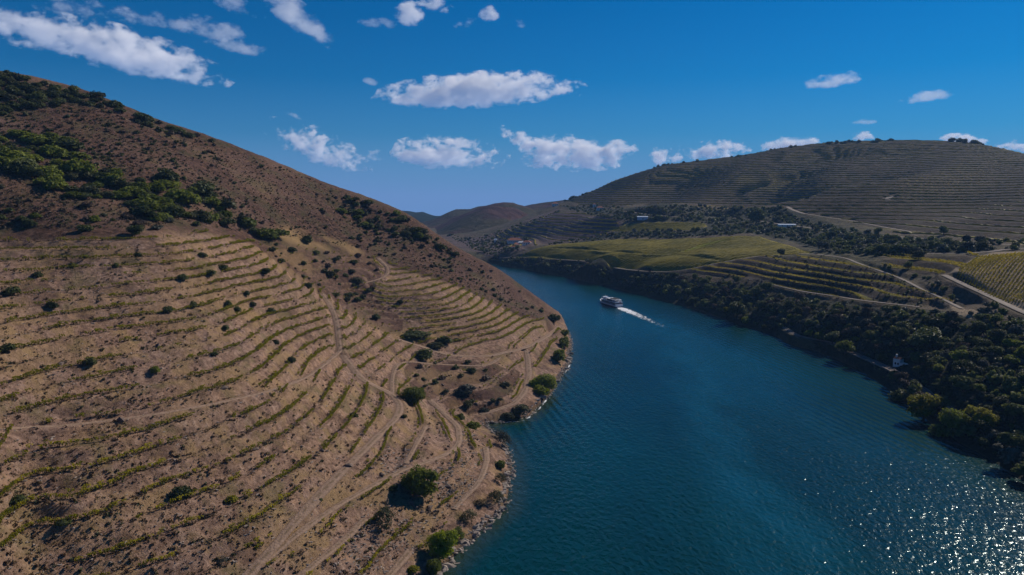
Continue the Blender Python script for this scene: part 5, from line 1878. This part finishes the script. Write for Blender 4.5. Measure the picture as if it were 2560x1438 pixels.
# retaining wall and rails
q, hw = rp_['rail']
sel = q[(q[:, 1] < 470) & (q[:, 1] > 372)]
t_ = np.gradient(sel[:, :2], axis=0)
t_ /= np.linalg.norm(t_, axis=1)[:, None]
n_ = np.stack([-t_[:, 1], t_[:, 0]], 1)
if (n_[:, 0].mean()) > 0:
    n_ = -n_
mb = MB()
rings = []
for s_, nn in zip(sel, n_):
    a = s_[:2] + nn * 2.75
    b = s_[:2] + nn * 3.25
    rings.append([(a[0], a[1], 1.5), (b[0] + nn[0] * .5, b[1] + nn[1] * .5, 1.5), (b[0], b[1], 6.35), (a[0], a[1], 6.35)])
mb.loft(rings)
tag(mb.build('retaining_wall', M['stone']), 'stone retaining wall holding the railway ledge above the water', 'wall')
tr = empty('railway_track', tuple(q[len(q) // 2]), 0)
o0 = np.array(q[len(q) // 2])
for side in (-0.83, 0.83):
    t_ = np.gradient(q[:, :2], axis=0)
    t_ /= np.linalg.norm(t_, axis=1)[:, None]
    nn = np.stack([-t_[:, 1], t_[:, 0]], 1)
    mb = MB()
    rings = []
    for s_, m_ in zip(q, nn):
        c = s_[:2] + m_ * side - o0[:2]
        rings.append([(c[0] - m_[0] * .06, c[1] - m_[1] * .06, 0.28), (c[0] + m_[0] * .06, c[1] + m_[1] * .06, 0.28), (c[0] + m_[0] * .06, c[1] + m_[1] * .06, 0.48), (c[0] - m_[0] * .06, c[1] - m_[1] * .06, 0.48)])
    mb.loft(rings)
    mb.build('rail', M['steel'], tr)
tag(tr, 'single railway track running along the far bank', 'railway track')
for ch in [o for o in bpy.data.objects if o.name.startswith('railway_bed')]:
    ch.data.materials[0] = M['ballast']

# wall at the right edge
P = rcast([(2502, 876), (2530, 890), (2560, 908), (2600, 930)])
rings = []
for p in P:
    z = float(HR(p[:1], p[1:2])[0])
    rings.append([(p[0] - .4, p[1] - .4, z - 1), (p[0] + .4, p[1] + .4, z - 1), (p[0] + .3, p[1] + .3, z + 1.9), (p[0] - .3, p[1] - .3, z + 1.9)])
tag(MB().loft(rings).build('stone_wall', M['stone']), 'pale stone wall on the slope at the right edge', 'wall')

# river cruise boat
BOW, STERN = on_water(1500, 755), on_water(1548, 769)
bx, by = BOW[0] - STERN[0], BOW[1] - STERN[1]
BL = math.hypot(bx, by)
boat = empty('cruise_boat', ((BOW[0] + STERN[0]) / 2, (BOW[1] + STERN[1]) / 2, 0), math.atan2(by, bx))
tag(boat, 'white and blue river cruise boat heading away upstream', 'boat')
hl = BL / 2


def plan(x, beam, bowstart=0.55, power=2.2):
    """half breadth at x (-hl stern .. hl bow)"""
    t = (x + hl) / (2 * hl)
    w0 = beam * (0.94 + 0.06 * min(1, t / 0.15))
    if t > bowstart:
        w0 *= max(0.03, 1 - ((t - bowstart) / (1 - bowstart)) ** power)
    return w0


def hull_loft(x0, x1, z0, z1, b0, b1, n=14, flare=0.0):
    rings = []
    for i in range(n + 1):
        x = x0 + (x1 - x0) * i / n
        a, b = plan(x, b0), plan(x, b1)
        sh = flare * max(0, (x + hl) / (2 * hl) - 0.6) ** 2
        rings.append([(x, -a, z0), (x, a, z0), (x, b, z1 + sh), (x, -b, z1 + sh)])
    return MB().loft(rings)


hull_loft(-hl, hl * 0.985, -0.6, 0.75, 3.4, 3.85).build('hull', M['boatblue'], boat)
hull_loft(-hl, hl, 0.752, 1.9, 3.86, 4.05, flare=6.0).build('bulwark', M['boatwhite'], boat)
hull_loft(-hl * 0.93, hl * 0.60, 1.905, 4.1, 3.7, 3.7).build('lower_cabin', M['boatblue'], boat)
cab = hull_loft(-hl * 0.97, hl * 0.66, 4.105, 4.40, 4.0, 4.0).build('upper_deck', M['boatwhite'], boat)
for s in (-1, 1):
    for i in range(13):
        x = -hl * 0.86 + i * hl * 0.108
        b = plan(x + 0.6, 3.7) + 0.02
        o_ = MB().box(x, x + 1.45, min(s * b, s * (b + 0.03)), max(s * b, s * (b + 0.03)), 2.45, 3.55).build('window', M['darkglass'], boat)
    mb = MB()
    for i in range(16):          # mullions and sill of the window band
        x = -hl * 0.93 + i * hl * 0.097
        b = plan(x, 3.7) + 0.03
        mb.box(x, x + 0.22, min(s * b, s * (b + 0.06)), max(s * b, s * (b + 0.06)), 1.95, 4.08)
    mb.build('frame', M['boatwhite'], boat)
# aft saloon on the upper deck, open stern, wheelhouse
hull_loft(-hl * 0.62, -hl * 0.02, 4.405, 6.35, 3.0, 3.0, 6).build('saloon', M['boatblue'], boat)
sal = hull_loft(-hl * 0.92, hl * 0.06, 6.355, 6.62, 3.5, 3.5, 8).build('saloon_roof', M['boatwhite'], boat)
for s in (-1, 1):
    for i in range(6):
        x = -hl * 0.60 + i * hl * 0.098
        b = 3.0 + 0.01
        MB().box(x, x + 1.2, min(s * b, s * (b + 0.03)), max(s * b, s * (b + 0.03)), 4.95, 5.95).build('window', M['darkglass'], boat)
    mb = MB()
    for i in range(7):
        x = -hl * 0.90 + i * 0.8
        mb.tube((x, s * 3.35, 4.4), (x, s * 3.35, 6.35), 0.06)
    mb.build('awning_post', M['boatwhite'], boat)
MB().box(-hl * 0.985, -hl * 0.95, -3.7, 3.7, 1.9, 3.0).build('stern_rail', M['boatwhite'], boat)
MB().box(-hl * 0.965, -hl * 0.94, -3.5, 3.5, 4.4, 5.4).build('stern_rail', M['boatwhite'], boat)
wh = MB().box(hl * 0.34, hl * 0.50, -1.9, 1.9, 4.405, 6.5).build('wheelhouse', M['boatwhite'], boat)
MB().box(hl * 0.50, hl * 0.503, -1.7, 1.7, 5.3, 6.2).build('windscreen', M['darkglass'], wh)
MB().box(hl * 0.32, hl * 0.53, -2.2, 2.2, 6.502, 6.7).build('wheelhouse_roof', M['boatwhite'], boat)
cn = MB()
cn.loft([[(x, -2.6, 6.3), (x, -1.2, 6.75), (x, 1.2, 6.75), (x, 2.6, 6.3), (x, 0, 6.2)] for x in (hl * 0.07, hl * 0.31)])
cn.build('canopy', M['canvas'], boat)
mb = MB()
for x in (hl * 0.08, hl * 0.30):
    for s in (-2.5, 2.5):
        mb.tube((x, s, 4.4), (x, s, 6.3), 0.05)
mb.build('canopy_post', M['boatwhite'], boat)
for s in (-1, 1):
    mb = MB()
    pr = None
    for i in range(22):
        x = -hl * 0.93 + i * hl * 0.072
        b = s * (plan(x, 4.0) - 0.1)
        mb.tube((x, b, 4.4), (x, b, 5.4), 0.04, n=4)
        if pr:
            mb.tube((pr[0], pr[1], 5.4), (x, b, 5.4), 0.05, n=4)
            mb.tube((pr[0], pr[1], 4.9), (x, b, 4.9), 0.03, n=4)
        pr = (x, b)
    mb.build('railing', M['boatwhite'], boat)
for i in range(5):
    for s in (-1, 1):
        x = -hl * 0.80 + i * 2.1
        MB().box(x, x + 1.2, s * 1.6 - 0.9, s * 1.6 + 0.9, 6.625, 7.05).box(x, x + 0.15, s * 1.6 - 0.9, s * 1.6 + 0.9, 7.05, 7.5).build('bench', M['deck'], boat)
ms = MB().tube((hl * 0.82, 0, 2.3), (hl * 0.82, 0, 6.2), 0.10, 0.05).build('mast', M['boatwhite'], boat)
MB().tube((hl * 0.82, -0.9, 5.2), (hl * 0.82, 0.9, 5.2), 0.05).build('crosstree', M['boatwhite'], ms)
MB().tube((hl * 0.42, 0, 6.7), (hl * 0.40, 0, 9.0), 0.08, 0.04).build('mast', M['boatwhite'], boat)
fp = MB().tube((-hl * 0.99, 0, 3.0), (-hl * 1.03, 0, 5.6), 0.06, 0.03).build('flagpole', M['boatwhite'], boat)
fl_ = MB()
fl_.add([(-hl * 1.03, 0.0, 5.5), (-hl * 1.03, 0.0, 4.6), (-hl * 1.03 - 0.7, 0.12, 4.5), (-hl * 1.03 - 0.7, 0.12, 5.4), (-hl * 1.03 - 1.4, -0.05, 4.55), (-hl * 1.03 - 1.4, -0.05, 5.45)], [(0, 1, 2, 3), (3, 2, 4, 5)])
fl_.build('flag', M['red'], fp)

# foam of the wake and along the near bank
def foam_strip(name, L, widths, dens, z, label, cols=9):
    L = np.asarray(L, float)
    t = np.gradient(L, axis=0)
    t /= np.linalg.norm(t, axis=1)[:, None]
    nn = np.stack([-t[:, 1], t[:, 0]], 1)
    us = np.linspace(-1, 1, cols)
    V = np.stack([np.c_[L + nn * (np.asarray(widths) * u)[:, None], np.full(len(L), z)] for u in us], 1)
    D = np.stack([np.asarray(dens) * (1 - abs(u) ** 2.2) for u in us], 1)
    D[0] *= 0.7
    n = len(L)
    V[..., 2] += 0.10 * D * (0.5 + 0.5 * fbm(V[..., 0], V[..., 1], 2.5, 2, 77))
    i = np.arange(n * cols).reshape(n, cols)
    Fc = np.stack([i[:-1, :-1], i[1:, :-1], i[1:, 1:], i[:-1, 1:]], -1).reshape(-1, 4)
    me = mesh_np(name, V.reshape(-1, 3), Fc, [M['foam']], True)
    add_attr(me, 'dens', D.ravel())
    return tag(obj(name, me), label, kind='stuff')


wk = np.array([on_water(a, b)[:2] for a, b in ((1547, 769), (1556, 772), (1568, 777), (1580, 782), (1594, 788), (1610, 795), (1630, 804), (1655, 815), (1690, 832))])
wk = resample(smooth_line(wk, 6), 1.5)
s_ = np.linspace(0, 1, len(wk))
foam_strip('wake_foam', wk, np.interp(s_, [0, .08, .25, .5, 1], [3.2, 6.4, 7.4, 7.4, 10.0]), np.interp(s_, [0, .05, .20, .35, .55, .8, 1], [1.2, 1.1, 0.78, 0.60, 0.48, 0.36, 0.0]), 0.05, 'white foam of the wake behind the cruise boat')
for i, (a, b) in enumerate([(0.30, 0.42), (0.47, 0.62), (0.66, 0.86)]):
    pass
shl = resample(smooth_line([(x, y) for x, y in LSH[:19]], 6), 1.0)
def near_px(px, py):
    p_ = on_water(px, py)
    return int(np.argmin(np.hypot(shl[:, 0] - p_[0], shl[:, 1] - p_[1])))
for (p0, p1, lab) in (((1232, 1054), (1322, 1042), 'line of foam breaking along the cove point'), ((1330, 1030), (1392, 965), 'foam edging the rocks below the large bank bush'), ((1408, 935), (1428, 850), 'foam edging the outermost bend of the bank')):
    i0, i1 = sorted((near_px(*p0), near_px(*p1)))
    seg = shl[i0:i1 + 1]
    if len(seg) < 5:
        continue
    seg = seg + np.c_[0.9 + 0.5 * fbm(np.arange(len(seg)) * 1.0, np.zeros(len(seg)), 5, 2, 5), np.zeros(len(seg))]
    foam_strip('shore_foam', seg, 0.55 + 0.5 * np.abs(fbm(np.arange(len(seg)) * 1.0, np.zeros(len(seg)), 7, 2, 9)), 0.30 + 1.3 * np.clip(fbm(np.arange(len(seg)) * 1.0, np.zeros(len(seg)), 9, 2, 19), -0.4, 1), 0.05, lab, 5)
# ------------------------------------------------------------------ clouds: each a bank of vapour standing well beyond the hills
def cloud_material(name, dens, thr, seed):
    m = bpy.data.materials.new(name)
    m.use_nodes = True
    t = m.node_tree
    t.nodes.clear()
    g = NT(t)
    o = g.n('ShaderNodeOutputMaterial')
    pv = g.n('ShaderNodeVolumePrincipled')
    pv.inputs['Color'].default_value = (1.0, 1.0, 1.0, 1)
    pv.inputs['Anisotropy'].default_value = 0.15
    tc = g.n('ShaderNodeTexCoord')
    sep = g.n('ShaderNodeSeparateXYZ')
    g.link(tc.outputs['Object'], sep.inputs[0])
    # flat-bottomed lens shape in the cloud's own unit space
    zc = g.math('MULTIPLY', sep.outputs[2], 1.0)
    up = g.math('MAXIMUM', zc, 0.0)
    dn = g.math('MULTIPLY', g.math('MINIMUM', zc, 0.0), 1.7)
    zz = g.math('ADD', up, dn)
    r2 = g.math('ADD', g.math('ADD', g.math('POWER', g.math('ABSOLUTE', sep.outputs[0]), 2.0), g.math('MULTIPLY', sep.outputs[1], sep.outputs[1])), g.math('MULTIPLY', zz, zz))
    body = g.math('SUBTRACT', 1.0, r2)
    n1 = g.noise(0.0080, 9, 0.64, g.scaled(0.8, 0.8, 1.2))
    n2 = g.noise(0.0016, 3, 0.5)
    n = g.math('ADD', g.math('MULTIPLY', n1, 3.8), g.math('MULTIPLY', n2, 1.4))
    val = g.math('ADD', g.math('MULTIPLY', body, 0.80), n)
    d = g.n('ShaderNodeMapRange')
    d.inputs[1].default_value = thr
    d.inputs[2].default_value = thr + 0.42
    d.inputs[3].default_value = 0.0
    d.inputs[4].default_value = dens
    g.link(val, d.inputs[0])
    edge = g.math('GREATER_THAN', body, 0.02)
    g.link(g.math('MULTIPLY', d.outputs[0], edge), pv.inputs['Density'])
    g.link(pv.outputs[0], o.inputs['Volume'])
    return m


CLM = {'thick': cloud_material('cloud_thick', 0.017, 3.02, 1), 'thin': cloud_material('cloud_thin', 0.0070, 3.08, 2)}
CLOUDS = [  # centre px, py, width px, height px, tilt (deg, down to the right), kind, distance, label
    (258, 128, 560, 120, 10, 'thick', 5200, 'largest white cloud, long and low over the left hill'),
    (1200, 235, 490, 92, -3, 'thick', 7000, 'long flat-bottomed white cloud in the middle of the sky'),
    (785, 372, 280, 92, 21, 'thick', 8500, 'slanting white cloud just above the brown hillside'),
    (1125, 392, 270, 96, 4, 'thick', 9000, 'ragged white cloud low over the river gap'),
    (1418, 394, 280, 96, 2, 'thick', 9000, 'broad white cloud beside the end of the right ridge'),
    (1292, 352, 120, 50, 25, 'thick', 9000, 'small slanting cloud between the two low clouds'),
    (1545, 375, 100, 44, 8, 'thick', 9000, 'small white cloud right of the broad low cloud'),
    (1668, 396, 110, 58, -5, 'thick', 10000, 'small cloud rising behind the left end of the right ridge'),
    (1790, 382, 160, 56, -6, 'thick', 10000, 'low cloud bank resting on the right ridge'),
    (1975, 364, 140, 44, -5, 'thick', 10000, 'low flat cloud peeping over the middle of the right ridge'),
    (2150, 344, 70, 30, 0, 'thick', 10000, 'tiny cloud touching the top of the right ridge'),
    (2415, 356, 110, 36, 12, 'thick', 10000, 'low cloud behind the right shoulder of the ridge'),
    (2530, 372, 110, 44, 0, 'thick', 10000, 'cloud at the right edge behind the ridge'),
    (2100, 203, 190, 38, -4, 'thin', 7000, 'thin flat cloud high over the right ridge'),
    (2322, 244, 130, 34, -3, 'thin', 7500, 'small thin cloud at the upper right'),
    (2150, 309, 70, 20, -5, 'thin', 8000, 'tiny wisp above the right ridge'),
    (945, 57, 90, 40, 0, 'thin', 5200, 'small puff at the top, leftmost of a loose row'),
    (1025, 42, 80, 62, 5, 'thick', 5200, 'small round puff at the top middle'),
    (1088, 14, 90, 48, 10, 'thick', 5200, 'puff cut by the top edge'),
    (1228, 42, 60, 44, 0, 'thick', 5200, 'small puff right of the top middle puffs'),
    (1172, 66, 70, 36, 0, 'thin', 5200, 'thin puff below the small puff at the top'),
    (1282, 64, 76, 30, 0, 'thin', 5200, 'thin puff at the right end of the loose row'),
    (215, 30, 220, 74, 6, 'thin', 4500, 'soft veil of cloud in the upper left corner'),
    (400, 56, 170, 52, 10, 'thin', 4700, 'grey-white streak of cloud right of the upper left veil'),
    (520, 78, 210, 60, 8, 'thin', 4700, 'pale cloud streak above the end of the largest cloud'),
    (592, 118, 150, 40, 8, 'thin', 4900, 'small thin streak below the pale cloud streak'),
    (735, 45, 200, 74, 36, 'thin', 4700, 'steeply slanting torn cloud near the top'),
    (580, 14, 150, 56, 12, 'thin', 4500, 'cloud streak cut by the top edge left of the torn cloud'),
    (745, 292, 66, 22, 15, 'thin', 7500, 'faint wisp above the slanting cloud'),
    (928, 206, 40, 20, 15, 'thin', 6500, 'tiny bright wisp left of the long flat cloud'),
    (935, 392, 56, 40, 20, 'thin', 8500, 'small shred right of the slanting cloud'),
]
cv, cf = ICO2
cm = {k: mesh_np('cloud', cv, cf, [CLM[k]], True) for k in CLM}
for px, py, wpx, hpx, tilt, kind, d, lab in CLOUDS:
    x, y, z = cp(px, py, d=d)
    sx, sz = wpx * d / F / 2 * 1.15, hpx * d / F / 2 * 1.28
    az = math.atan2(x, y)
    c_ = obj('cloud', cm[kind], None, (x, y, z), (Matrix.Rotation(-az, 3, 'Z') @ Matrix.Rotation(R(tilt), 3, 'Y')).to_euler(), (sx, max(sz * 0.9, sx * 0.30), sz))
    tag(c_, lab, 'cloud', 'clouds')

# ------------------------------------------------------------------ air
m = bpy.data.materials.new('haze_air')
m.use_nodes = True
t = m.node_tree
t.nodes.clear()
o_ = t.nodes.new('ShaderNodeOutputMaterial')
pv = t.nodes.new('ShaderNodeVolumePrincipled')
pv.inputs['Color'].default_value = (0.28, 0.54, 1.0, 1)
pv.inputs['Density'].default_value = 0.000065
pv.inputs['Anisotropy'].default_value = 0.0
t.links.new(pv.outputs[0], o_.inputs['Volume'])
hz_ = MB().box(-3200, 3200, -60, 4100, -32, 300).build('haze', m)
tag(hz_, 'thin blue air in the valley', kind='stuff')
